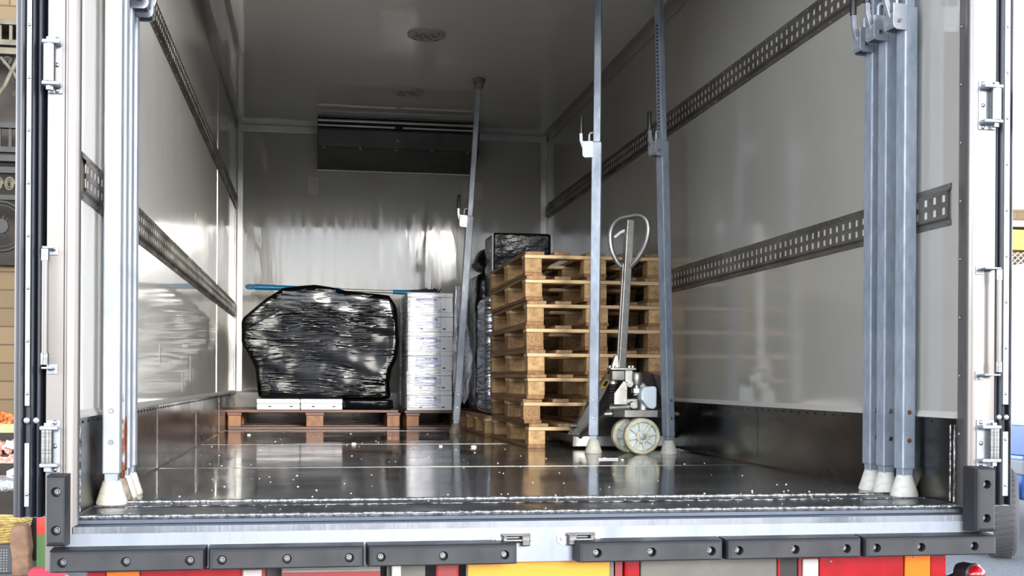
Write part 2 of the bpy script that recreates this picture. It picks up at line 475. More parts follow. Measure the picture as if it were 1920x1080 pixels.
# sill with weld beads, step and front face
YF = -0.1
mb = MB()
mb.prism([(0.29, 0.0), (0.165, 0.0), (0.158, 0.004), (0.152, 0.0), (-0.065, 0.0), (-0.07, -0.005), (-0.082, -0.006), (-0.086, -0.014), (YF + 0.004, -0.016), (YF, -0.02), (YF, -0.06), (0.29, -0.06)], 'x', -1.19, 1.19)
sill = struct(mb, 'trim_6', SILLM, label='wet steel sill across the rear opening')
MB().box(-1.205, 1.205, YF - 0.0015, YF + 0.02, -0.125, -0.037).build('sill_face', SILLF, sill)
for (y, r) in ((0.29, 0.0055), (-0.066, 0.005), (0.158, 0.0035)):  # last one is no weld: pale bead drawn for the step edge highlight
    mb = MB()
    x = -1.19
    pts = []
    while x < 1.19:
        pts.append((x, y + R.uniform(-0.0015, 0.0015), 0.001 + R.uniform(-0.0008, 0.0008)))
        x += 0.012
    mb.tube(pts, r, 7)
    mb.build('weld_and_edge_glint', WELD, sill, smooth=60)
struct(MB().box(-1.19, 1.19, 0.0, 0.29, -0.075, -0.06), 'trim_7', STEEL, label='steel under the rear sill')

# rear frame posts
for i, sx in enumerate((-1, 1)):
    prof = [(1.2, 0.0), (1.192, -0.03), (1.19, -0.032), (1.184, -0.055), (1.182, -0.057), (1.176, -0.085), (1.180, YF + 0.006), (1.188, YF), *(((1.205, YF), (1.207, YF + 0.004), (1.211, YF + 0.004), (1.213, YF)) if sx < 0 else ()), (1.252, YF), (1.252, 0.0)]
    mb = MB().prism([(sx * a, b) for a, b in prof], 'z', -0.125, H + 0.1)
    z = 0.2
    while z < H:
        mb.dome((sx * 1.194, -0.02, z), (-sx, -0.3, 0), 0.006, 8)
        z += 0.165
    struct(mb, 'trim_%d' % (8 + i), FRAME, label='stainless rear frame post with screws on its inner edge', smooth=50)
    mb = MB()
    for (dx, dy) in ((0.0, 0.03), (-0.005, 0.0)):
        pts = []
        z = 0.005
        while z < 0.235:
            pts.append((sx * (1.197 + dx) + R.uniform(-.001, .001), dy + R.uniform(-0.001, 0.001), z))
            z += 0.011
        mb.tube(pts, 0.0036, 6)
    struct(mb, 'trim_%d' % (10 + i), WELD, label='weld bead beside the frame post', smooth=60)
struct(MB().box(-1.252, 1.252, YF, 0.0, H, H + 0.1), 'trim_12', FRAME, label='top of the rear frame')
# outer skin, chassis underneath
for i, sx in enumerate((-1, 1)):
    struct(MB().box(min(sx * 1.25, sx * 1.256), max(sx * 1.25, sx * 1.256), 0.0, L + 0.05, -0.125, H + 0.06), 'trim_%d' % (13 + i), TARP, label='outer skin of the truck body')
mb = MB().box(-0.42, -0.32, -0.02, 6.5, -0.42, -0.13).box(0.32, 0.42, -0.02, 6.5, -0.42, -0.13)
mb.box(-1.19, 1.19, 0.10, 0.16, -0.30, -0.126)
struct(mb, 'trim_15', CHASSIS, label='chassis beams under the body')

# doors folded back along the outside of the body
for i, sx in enumerate((-1, 1)):
    d = MB()
    x0, x1 = 1.262, 1.325
    d.box(min(sx * x0, sx * x1), max(sx * x0, sx * x1), -0.06, 1.16, 0.0, H + 0.05)
    door = struct(d, 'door_%d' % (i + 1), TARP, label='%s rear door folded back along the outside' % ('left', 'right')[i])
    # lobed gasket on the hinge edge
    prof = [(x0 - 0.004, -0.06)]
    lob = [(1.262, 1.279), (1.279, 1.292), (1.303, 1.331)] if sx < 0 else [(1.252, 1.268), (1.268, 1.285), (1.300, 1.312)]
    a0 = lob[0][0]; a1 = lob[-1][1]
    prof = [(a0, -0.058)]
    for (p, q) in lob:
        n = 7
        for k in range(n):
            t = PI * k / (n - 1)
            prof.append((p + (q - p) * (1 - math.cos(t)) / 2, -0.076 - 0.02 * math.sin(t)))
    prof.append((a1, -0.058))
    MB().prism([(sx * a, b) for a, b in prof], 'z', 0.005, H + 0.05).build('gasket', GASKET, door, smooth=50)
    c = 1.2975 if sx < 0 else 1.2925
    hw = 0.0055 if sx < 0 else 0.0085
    for (z0, z1) in ((0.03, 0.185), (0.275, H)) if sx < 0 else ((0.03, 0.21), (0.285, H)):
        mb = MB().box(sx * c - hw, sx * c + hw, -0.092, -0.076, z0, z1)
        strip = mb.build('edge_strip', ZINC, door, bevel=0.001)
        rv = MB(); z = z0 + 0.03
        while z < z1:
            rv.dome((sx * c, -0.092, z), (0, -1, 0), 0.0045, 8)
            z += 0.128
        rv.build('rivet', BOLT, strip, smooth=40)
    for xx in (c, c - 0.022):
        MB().dome((sx * xx, -0.094, 0.24 if sx < 0 else 0.25), (0, -1, 0), 0.008, 12).build('screw', ZINC, door, smooth=40)

# ------------------------------------------------------------------ cargo rails on the walls
def rail(sx, z0, label):
    x = sx * WX
    P = lambda d, y, z: (x - sx * d, y, z)
    mb = MB()
    h = 0.122; fz = 0.016; y0, y1 = 0.035, L - 0.012
    za, zb = z0 + fz + 0.006, z0 + h - fz - 0.006
    d1 = 0.013
    prof = [(0.0, z0), (0.003, z0), (0.003, z0 + fz), (d1, za), ]
    mb.add([P(0.003, y0, z0), P(0.003, y1, z0), P(0.004, y1, z0 + fz), P(0.004, y0, z0 + fz), P(d1, y1, za), P(d1, y0, za), P(0.0, y0, z0), P(0.0, y1, z0)], [(0, 1, 2, 3), (3, 2, 4, 5), (6, 7, 1, 0)])
    zt = z0 + h
    mb.add([P(0.003, y0, zt), P(0.003, y1, zt), P(0.004, y1, zt - fz), P(0.004, y0, zt - fz), P(d1, y1, zb), P(d1, y0, zb), P(0.0, y0, zt), P(0.0, y1, zt)], [(3, 2, 1, 0), (5, 4, 2, 3), (0, 1, 7, 6)])
    p = 0.0508; n = int((y1 - y0) / p)
    ys = y0
    zs = [za, za + 0.010, za + 0.031, zb - 0.031, zb - 0.010, zb]
    for k in range(n):
        a = y0 + k * p; b = a + 0.0165; c = b + 0.018; d = a + p if k < n - 1 else y1
        for (u, v) in ((a, b), (c, d)):
            mb.add([P(d1, u, za), P(d1, v, za), P(d1, v, zb), P(d1, u, zb)], [(0, 1, 2, 3)])
        for (q, r) in ((0, 1), (2, 3), (4, 5)):
            mb.add([P(d1, b, zs[q]), P(d1, c, zs[q]), P(d1, c, zs[r]), P(d1, b, zs[r])], [(0, 1, 2, 3)])
        # slot cheeks
        for (q, r) in ((1, 2), (3, 4)):
            for yy in (b, c):
                mb.add([P(d1, yy, zs[q]), P(d1, yy, zs[r]), P(0.007, yy, zs[r]), P(0.007, yy, zs[q])], [(0, 1, 2, 3)])
        if k % 2 == 0:
            mb.dome(P(0.0035, a + 0.01, z0 + 0.008), (-sx, 0, 0), 0.005, 6)
            mb.dome(P(0.0035, a + 0.01, zt - 0.008), (-sx, 0, 0), 0.005, 6)
    o = mb.build('cargo_rail', RAILM, loc=(x, y0, z0))
    tb = MB()
    lo_, hi_ = sorted((x - sx * 0.0092, x - sx * 0.0108))
    for (q, r) in ((1, 2), (3, 4)):
        tb.box(lo_, hi_, y0 + 0.012, y1 - 0.012, zs[q] - 0.001, zs[r] + 0.001)
    tb.build('slot_backing', TABM, o)  # pale strips added behind the slots, standing in for light on the tabs
    return tag(o, label, 'rail', 'slotted cargo rails along the walls')
rail(-1, 0.800, 'lower slotted steel cargo rail on the left wall')
rail(-1, 1.624, 'upper slotted steel cargo rail on the left wall')
rail(1, 0.800, 'lower slotted steel cargo rail on the right wall, ending beside the pallet stack')
rail(1, 1.620, 'upper slotted steel cargo rail climbing the right wall behind the two upright bars')

# ------------------------------------------------------------------ ceiling lamps
def lamp(y, label):
    t = thing('ceiling_lamp', label, 'lamp', (0, y, H), 'round ceiling lamps')
    mb = MB()
    mb.lathe([(0.108, H), (0.108, H - 0.008), (0.098, H - 0.014), (0.070, H - 0.015), (0.066, H - 0.012), (0.0, H - 0.012)], 40, Matrix.Translation((0, y, 0)))
    mb.build('housing', LAMPM, t, smooth=35)
    for k in range(7):
        a = 2 * PI * k / 6
        r = 0.045 if k < 6 else 0.0
        cx, cy = r * math.cos(a), y + r * math.sin(a)
        MB().lathe([(0.015, H - 0.010), (0.015, H - 0.014), (0.008, H - 0.018), (0.001, H - 0.019)], 14, Matrix.Translation((cx, cy, 0))).build('lens', LAMPH, t, smooth=50)
    for k in range(4):
        a = PI / 4 + k * PI / 2
        MB().cyl((0.088 * math.cos(a), y + 0.088 * math.sin(a), H - 0.012), (0.088 * math.cos(a), y + 0.088 * math.sin(a), H - 0.017), 0.005, n=8).build('screw', BLACK, t)
lamp(3.50, 'round white ceiling lamp nearer the door, clear of the cooling unit reflection')
lamp(4.83, 'round white ceiling lamp just in front of the cooling unit')

# ------------------------------------------------------------------ cooling unit
t = thing('cooling_unit', 'dark grey flat cooling unit hanging at the top of the far wall', 'cooling unit', (0, 5.9, 1.9))
X0, X1 = -0.595, 0.60
MB().prism([(5.665, 2.19), (5.66, 2.18), (5.655, 2.175), (5.655, 2.055), (5.67, 2.045), (6.07, 1.952), (6.083, 1.952), (6.083, 2.19)], 'x', X0 + 0.004, X1 - 0.004).build('casing', DKSTEEL, t, bevel=0.002)
ep = [(5.66, 2.278), (5.655, 2.265), (5.655, 2.055), (5.67, 2.040), (6.083, 1.946), (6.083, 2.278)]
for (a, b) in ((X0, X0 + 0.004), (X1 - 0.004, X1)):
    MB().prism(ep, 'x', a, b).build('end_plate', DKSTEEL, t)
MB().box(X0 + 0.004, X1 - 0.004, 5.75, 5.76, 2.19, 2.278).build('outlet_back', BLACK, t)
MB().cyl((X0 + 0.004, 5.685, 2.247), (X1 - 0.004, 5.685, 2.247), 0.014, n=14).build('outlet_tube', ALU, t, smooth=40)
MB().box(X0 + 0.004, X1 - 0.004, 5.66, 5.672, 2.200, 2.213).build('outlet_rail', ALU, t)
MB().box(X0, X1, 5.655, 5.66, 2.266, 2.279).build('top_lip', DKSTEEL, t)
MB().box(-0.03, 0.03, 5.652, 5.68, 2.19, 2.215).build('latch', BLACK, t)
MB().box(X0, X1, 6.066, 6.084, 1.942, 1.9515).build('sealing_strip', EPS, t)
for x in (-0.55, -0.285, -0.02, 0.245, 0.51):
    MB().dome((x, 5.665, 2.043), (0, -1, 0), 0.007, 10).build('screw', ALU, t, smooth=40)
MB().dome((-0.01, 5.655, 2.11), (0, -1, 0), 0.008, 10).build('screw', ALU, t, smooth=40)

# ------------------------------------------------------------------ pallets
def pallet(name, label, cat_group, loc, w, l, h, mats, rz=0.0, ry=0.0, along='y', block=None, jitter=0.004):
    """boards run along local y (length l); short side w faces -y"""
    t = thing(name, label, 'pallet', loc, cat_group)
    t.rotation_euler = (0, ry, rz)
    td = 0.020 * h / 0.126; bh = h - 4 * 0.0185 * h / 0.126 + 0.0
    a = 0.018 * h / 0.126
    zb0, zb1 = 0.0, a
    zk0, zk1 = a, h - 2 * a
    zs0, zs1 = h - 2 * a, h - a
    zt0, zt1 = h - a, h
    hw = w / 2
    xs3 = [(-hw, -hw + 0.09), (-0.06, 0.06), (hw - 0.09, hw)]
    ys3 = [(0.0, 0.09), (l / 2 - 0.06, l / 2 + 0.06), (l - 0.09, l)]
    for (x0, x1) in xs3:
        j = R.uniform(-jitter, jitter)
        MB().box(x0 + j, x1 + j, 0.002, l - 0.002, zb0, zb1).build('bottom_board', mats.get('b', mats['y']), t, local=True, bevel=0.002, seg=1)
    for (x0, x1) in xs3:
        for (y0, y1) in ys3:
            j = R.uniform(-jitter, jitter)
            mm = block or mats['z']
            MB().box(x0 + j + 0.001, x1 + j - 0.001, y0 + 0.001, y1 - 0.001, zk0, zk1).build('block', mm, t, local=True, bevel=0.003, seg=1)
    for (y0, y1) in ys3:
        j = R.uniform(-jitter, jitter) * 0.5
        MB().box(-hw, hw, y0 - 0.003 + j, y1 + 0.004 + j, zs0, zs1).build('stringer', mats['x'], t, local=True, bevel=0.002, seg=1)
    cs = [-hw + 0.05, -hw / 2 + 0.01, 0.0, hw / 2 - 0.01, hw - 0.05]
    for k, c in enumerate(cs):
        ww = 0.05 if k % 2 == 0 else 0.042
        j = R.uniform(-jitter, jitter) * 1.5
        yj = R.uniform(-0.010, 0.008)
        MB().box(c - ww + j, c + ww + j, -0.002 + yj, l + yj, zt0, zt1).build('deck_board', mats['y'], t, local=True, bevel=0.002, seg=1)
    return t
PH = 0.1255
order = ['lowest wooden pallet of the tall stack, with the jack forks under it', 'second pallet from the bottom of the tall stack, with chipboard blocks',
         'third pallet from the bottom of the tall wooden stack', 'fourth pallet from the bottom of the tall wooden stack',
         'fifth pallet from the bottom of the tall stack, with speckled chipboard blocks', 'sixth pallet from the bottom of the tall wooden stack',
         'seventh pallet from the bottom of the tall stack, with pale front blocks', 'topmost wooden pallet of the tall stack behind the jack handle']
offs = [0.015, -0.01, 0.006, 0.004, 0.0, 0.003, -0.006, -0.01]
for k in range(8):
    pallet('wooden_pallet', order[k], 'pallets in the tall stack', (0.822 + offs[k], 2.82 + R.uniform(-0.008, 0.008), k * PH), 0.735, 1.2, PH, PINE,
           rz=R.uniform(-0.012, 0.012), block=CHIP if k in (1, 4) else None)

# ------------------------------------------------------------------ pallet under the black load (long side to the door)
pa = pallet('wooden_pallet', 'wet brown pallet under the black wrapped load', None, (-1.185, 5.52, 0), 0.8, 1.165, 0.136, WETW, rz=-PI / 2)
pe = pallet('wooden_pallet', 'wet brown pallet under the white foam boxes', None, (0.022, 5.50, 0), 0.8, 0.80, 0.133, WETW, rz=-PI / 2)
pd = pallet('wooden_pallet', 'pallet on the floor behind the tall stack, under the film wrapped load', None, (0.80, 4.06, 0), 0.75, 0.95, 0.13, PINE)

# ------------------------------------------------------------------ foam boxes
def foam_box(loc, w, d, h, label, lid=True, lab=True, group=None):
    t = thing('foam_box', label, 'box', loc, group)
    x, y, z = loc
    lh = 0.032
    MB().box(x - w / 2, x + w / 2, y, y + d, z, z + h - lh).build('body', EPS, t, bevel=0.006)
    MB().box(x - w / 2 - 0.001, x + w / 2 + 0.001, y - 0.001, y + d, z + h - lh + 0.0015, z + h).build('lid', EPS, t, bevel=0.005)
    for fx in (0.3, 0.8):
        MB().box(x - w / 2 + fx * w - 0.010, x - w / 2 + fx * w + 0.010, y - 0.0015, y + 0.002, z + 0.018, z + 0.026).build('drain_slot', BLACK, t)
    if lab:
        a = x - w / 2 + 0.17 * w; b = x - w / 2 + 0.66 * w
        lb = MB().box(a, b, y - 0.002, y + 0.001, z + 0.03, z + 0.082).build('label', PALEBLUE, t)
        MB().prism([(a, z + 0.082), (b, z + 0.082), (b - 0.008, z + 0.096), (a + 0.008, z + 0.096)], 'y', y - 0.002, y + 0.001).build('label_header', BLUE, lb)
        MB().box(a + 0.006, b - 0.06, y - 0.003, y, z + 0.032, z + 0.038).build('label_bar', GALV, lb)
    return t
bh = 0.1365
names = ['lowest white foam box on the wet pallet, blue label clear', 'second white foam box from the bottom of its stack', 'third white foam box from the bottom of its stack', 'fourth white foam box from the bottom of its stack', 'white foam box just under the topmost one', 'topmost white foam box, the brush head lying on it']
for k in range(6):
    foam_box((0.187 + R.uniform(-.003, .003), 5.115, 0.133 + k * bh), 0.318, 0.55, bh, names[k], group='foam boxes wrapped in clear film')
foam_box((-0.848, 5.10, 0.136), 0.288, 0.55, 0.073, 'flat white box under the left part of the black load', lab=False, group='flat white boxes under the black load')
foam_box((-0.558, 5.10, 0.136), 0.282, 0.55, 0.073, 'flat white box under the middle of the black load', lab=False, group='flat white boxes under the black load')

# clear film round the foam boxes
def film_material(name, tint, fac, bs, diff=0.0):
    m = bpy.data.materials.new(name)
    m.use_nodes = True
    n = m.node_tree.nodes; l = m.node_tree.links
    n.clear()
    o = n.new('ShaderNodeOutputMaterial')
    mx = n.new('ShaderNodeMixShader')
    tr = n.new('ShaderNodeBsdfTransparent')
    gl = n.new('ShaderNodeBsdfGlossy')
    gl.inputs['Roughness'].default_value = 0.16
    df = n.new('ShaderNodeBsdfDiffuse')
    df.inputs['Color'].default_value = lin(tint) + (1,)
    m2 = n.new('ShaderNodeMixShader'); m2.inputs[0].default_value = diff
    t = n.new('ShaderNodeTexCoord'); mp = n.new('ShaderNodeMapping'); mp.inputs['Scale'].default_value = bs
    nz = n.new('ShaderNodeTexNoise'); nz.inputs['Scale'].default_value = 1; nz.inputs['Detail'].default_value = 4
    bp = n.new('ShaderNodeBump'); bp.inputs['Strength'].default_value = 0.8; bp.inputs['Distance'].default_value = 0.01
    l.new(t.outputs['Object'], mp.inputs[0]); l.new(mp.outputs[0], nz.inputs['Vector']); l.new(nz.outputs[0], bp.inputs['Height']); l.new(bp.outputs[0], gl.inputs['Normal'])
    mr = n.new('ShaderNodeMapRange'); mr.inputs['From Min'].default_value = 0.42; mr.inputs['From Max'].default_value = 0.65
    mr.inputs['To Min'].default_value = fac * 0.3; mr.inputs['To Max'].default_value = min(1, fac * 2.0)
    l.new(nz.outputs[0], mr.inputs['Value']); l.new(mr.outputs[0], mx.inputs[0])
    l.new(gl.outputs[0], m2.inputs[1]); l.new(df.outputs[0], m2.inputs[2])
    l.new(tr.outputs[0], mx.inputs[1]); l.new(m2.outputs[0], mx.inputs[2]); l.new(mx.outputs[0], o.inputs[0])
    return m
CLEAR = film_material('clear_film', (250, 250, 252), 0.14, (4, 4, 85), 0.3)
TORN = film_material('grey_torn_film', (214, 212, 220), 0.9, (14, 14, 9), 0.92)
mb = MB()
nz_, za, zb = 90, 0.150, 0.955
path = [(0.262, 5.106), (0.20, 5.104), (0.12, 5.104), (0.06, 5.104), (0.022, 5.104), (0.018, 5.112), (0.018, 5.3), (0.018, 5.67), (0.2, 5.675), (0.356, 5.67), (0.356, 5.4), (0.356, 5.2)]
vs = []; fs = []
for j in range(nz_ + 1):
    z = za + (zb - za) * j / nz_
    for i, (x, y) in enumerate(path):
        w = 0.002 * noise.noise(Vector((x * 6, y * 6, z * 60)))
        vs.append((x - (0.003 if x < 0.05 else 0) + w, y - abs(w) * 1.2 - 0.002, z))
n = len(path)
for j in range(nz_):
    for i in range(n - 1):
        fs.append((j * n + i, j * n + i + 1, (j + 1) * n + i + 1, (j + 1) * n + i))
o = MB().add(vs, fs).build('clear_film_wrap', CLEAR, loc=(0.187, 5.3, za), smooth=80)
sm = o.modifiers.new('thick', 'SOLIDIFY'); sm.thickness = 0.0006
tag(o, 'clear stretch film wound round the white foam boxes', 'film')

# ------------------------------------------------------------------ lumpy wrapped loads
def lump(xf, zt, y0, y1, z0, nx, ny, nz, expo=7.0, amp=0.006, fz=48, seed=0.0, diag=0.0, lean=0.0):
    """closed lump: xf(z)->(left,right), zt(x)->top height; built from a rounded cube grid"""
    mb = MB()
    idx = {}
    vs = []; fs = []
    def vert(i, j, k):
        key = (i, j, k)
        if key in idx: return idx[key]
        a, b, c = 2 * i / nx - 1, 2 * j / ny - 1, 2 * k / nz - 1
        q = (abs(a) ** expo + abs(b) ** expo + abs(c) ** expo) ** (1 / expo)
        a, b, c = a / q, b / q, c / q
        tz = (c + 1) / 2
        zg = z0 + tz * (0.8 - z0) if False else None
        # x from nominal height, then the top is pulled to zt(x)
        zn = z0 + tz * (zt(None) - z0)
        xl, xr = xf(zn)
        x = xl + (a + 1) / 2 * (xr - xl)
        top = zt(x)
        z = z0 + tz * (min(top, zt(None)) - z0) if True else zn
        yf = y0 + lean * (1 - tz) + max(0.0, tz - 0.8) * lean * 1.2
        y = yf + (b + 1) / 2 * (y1 - yf)
        p = Vector((x, y, z))
        d = noise.noise(Vector((x * 2.5 + seed, y * 2.5, z * fz + x * diag))) + 0.6 * noise.noise(Vector((x * 6, y * 6 + seed, z * fz * 0.45 - x * diag * 2)))
        nrm = Vector((a ** 5, b ** 5, c ** 5 * 0.6))
        if nrm.length > 0: nrm.normalize()
        vs.append(p + nrm * d * amp)
        idx[key] = len(vs) - 1
        return idx[key]
    for i in range(nx):
        for k in range(nz):
            fs.append((vert(i, 0, k), vert(i + 1, 0, k), vert(i + 1, 0, k + 1), vert(i, 0, k + 1)))
            fs.append((vert(i, ny, k), vert(i, ny, k + 1), vert(i + 1, ny, k + 1), vert(i + 1, ny, k)))
    for j in range(ny):
        for k in range(nz):
            fs.append((vert(0, j, k), vert(0, j, k + 1), vert(0, j + 1, k + 1), vert(0, j + 1, k)))
            fs.append((vert(nx, j, k), vert(nx, j + 1, k), vert(nx, j + 1, k + 1), vert(nx, j, k + 1)))
    for i in range(nx):
        for j in range(ny):
            fs.append((vert(i, j, 0), vert(i, j + 1, 0), vert(i + 1, j + 1, 0), vert(i + 1, j, 0)))
            fs.append((vert(i, j, nz), vert(i + 1, j, nz), vert(i + 1, j + 1, nz), vert(i, j + 1, nz)))
    return mb.add(vs, fs)
def interp(tab, v):
    if v <= tab[0][0]: return tab[0][1:]
    for a, b in zip(tab, tab[1:]):
        if v <= b[0]:
            t = (v - a[0]) / (b[0] - a[0])
            return tuple(p + (q - p) * t for p, q in zip(a[1:], b[1:]))
    return tab[-1][1:]
XL = [(0.209, -0.985), (0.33, -0.995), (0.461, -1.008), (0.628, -1.058), (0.72, -1.09), (0.78, -1.098), (1.0, -1.102)]
XR = [(0.209, -0.075), (0.33, -0.092), (0.45, -0.075), (0.56, -0.04), (0.70, -0.028), (0.85, -0.036), (1.0, -0.045)]
XT = [(0.209, -0.985, -0.075), (0.30, -0.995, -0.085), (0.383, -1.006, -0.07), (0.498, -1.055, -0.035), (0.60, -1.097, -0.03), (0.75, -1.10, -0.035), (0.85, -1.10, -0.04), (1.0, -1.09, -0.05)]
ZT = [(-1.10, 0.755), (-1.019, 0.822), (-0.931, 0.896), (-0.824, 0.968), (-0.70, 0.988), (-0.609, 0.994), (-0.50, 0.982), (-0.392, 0.957), (-0.25, 0.945), (-0.1, 0.93), (-0.045, 0.86), (0.0, 0.83)]
t = thing('wrapped_load', 'bulky load wrapped in shiny black stretch film on the wet pallet', 'load', (-0.56, 5.4, 0.209))
lump(lambda z: (interp(XL, z)[0], interp(XR, z)[0]), lambda x: 1.0 if x is None else interp(ZT, x)[0], 5.07, 5.66, 0.2095, 150, 50, 170, expo=26, amp=0.004, fz=9, diag=3, lean=0.085).build('film_wrap', BFILM, t, smooth=75)
lump(lambda z: (-0.41, -0.06), lambda x: 0.2085, 5.10, 5.75, 0.137, 60, 30, 14, expo=9, amp=0.006, fz=18, lean=0.02).build('bag_corner', BBAG, t, smooth=75)
for (x, z, a, b) in ((-1.03, 0.69, 0.05, 0.03),):
    pass

# film wrapped load and black bagged carton behind the pallet stack
t = thing('wrapped_load', 'tall load in black and glossy stretch film behind the tall pallet stack', 'load', (0.8, 4.5, 0.13))
lump(lambda z: (0.425, 1.16), lambda x: 0.875, 4.09, 4.50, 0.136, 50, 40, 120, expo=16, amp=0.006, fz=30).build('film_wrap', SFILM, t, smooth=75)
lump(lambda z: (0.425, 1.16), lambda x: 1.06, 4.505, 4.98, 0.136, 50, 40, 120, expo=12, amp=0.008, fz=12, seed=4).build('dark_film_wrap', BBAG, t, smooth=75)
t = thing('bagged_carton', 'carton in a black plastic bag above the pallet stack', 'carton', (0.66, 4.5, 0.876))
lump(lambda z: (0.478, 0.845), lambda x: 1.262, 4.12, 4.50, 0.877, 60, 50, 60, expo=26, amp=0.004, fz=9, seed=9, lean=0.03).build('bag', BBAG, t, smooth=75)
lump(lambda z: (0.435 + 0.05 * abs(z - 1.12) / 0.1, 0.84), lambda x: 1.235, 4.505, 4.95, 1.062, 40, 40, 40, expo=5, amp=0.014, fz=12, seed=2).build('bag_tail', BBAG, t, smooth=75)
MB().box(0.472, 0.480, 4.13, 4.145, 0.885, 1.255).build('carton_edge', TAPE, t)

# torn film hanging by the leaning bar
vs = []; fs = []
NU, NV = 26, 60
for j in range(NV + 1):
    v = j / NV
    z = 0.20 + 0.76 * v
    for i in range(NU + 1):
        u = i / NU
        wid = 0.065 + 0.055 * math.sin(PI * min(1, v * 1.1 + 0.12)) + 0.01 * noise.noise(Vector((v * 9, 0, 0)))
        x = 0.285 + 0.01 * v + u * wid + 0.012 * noise.noise(Vector((0, v * 7, 3)))
        y = 4.585 + 0.012 * math.sin(u * 9 + v * 5) + 0.015 * noise.noise(Vector((u * 4, v * 9, 1)))
        vs.append((x, y, z + (0.05 * noise.noise(Vector((u * 6, 5, 0))) if j == 0 else 0)))
for j in range(NV):
    for i in range(NU):
        if noise.noise(Vector((i * 0.22, j * 0.09, 2))) > 0.42 and j < 30: continue
        q = j * (NU + 1) + i
        fs.append((q, q + 1, q + NU + 2, q + NU + 1))
o = MB().add(vs, fs).build('torn_film', TORN, loc=(0.35, 4.58, 0.2))
sm = o.modifiers.new('thick', 'SOLIDIFY'); sm.thickness = 0.0008
tag(o, 'torn grey stretch film hanging beside the leaning bar', 'film')

# ------------------------------------------------------------------ brush with blue handle
t = thing('long_handled_brush', 'long brush with blue grip behind the black load, its head on the foam boxes', 'brush', (-0.4, 5.45, 0.97))
A = Vector((-1.082, 5.73, 1.018)); B = Vector((0.29, 5.60, 0.983))
def lerp(k): return A + (B - A) * k
d = (B - A).normalized()
ring = []
up_ = Vector((0, 0, 1))
for k in range(20):
    a = 2 * PI * k / 20
    ring.append(A + d * (0.03 * math.cos(a) + 0.012) + up_ * 0.011 * math.sin(a))
MB().tube(ring, 0.010, 8, True).build('hanging_loop', BLUEP, t, smooth=60)
MB().cyl(lerp(0.03), lerp(0.19), 0.021, 0.019, 14).cyl(lerp(0.19), lerp(0.48), 0.019, 0.016, 14).build('grip', BLUEP, t, smooth=40)
MB().cyl(lerp(0.48), lerp(0.76), 0.012, n=12).build('tube', ALU, t, smooth=40)
MB().cyl(lerp(0.76), lerp(0.86), 0.016, 0.020, 12).build('ferrule', BLUEP, t, smooth=40)
hd = MB()
p0 = lerp(0.85); p1 = lerp(1.0)
hd.cyl(p0, p1 + Vector((0, 0, 0.008)), 0.02, 0.027, 10)
hb = hd.build('brush_head', BRIS, t)
mb = MB()
for k in range(26):
    q = p0 + (p1 - p0) * R.uniform(0.3, 1.0)
    mb.cyl(q, q + Vector((R.uniform(0, 0.03), R.uniform(-0.03, 0.03), R.uniform(0.02, 0.045))), 0.004, 0.002, 5)
mb.build('bristles', BRIS, hb)

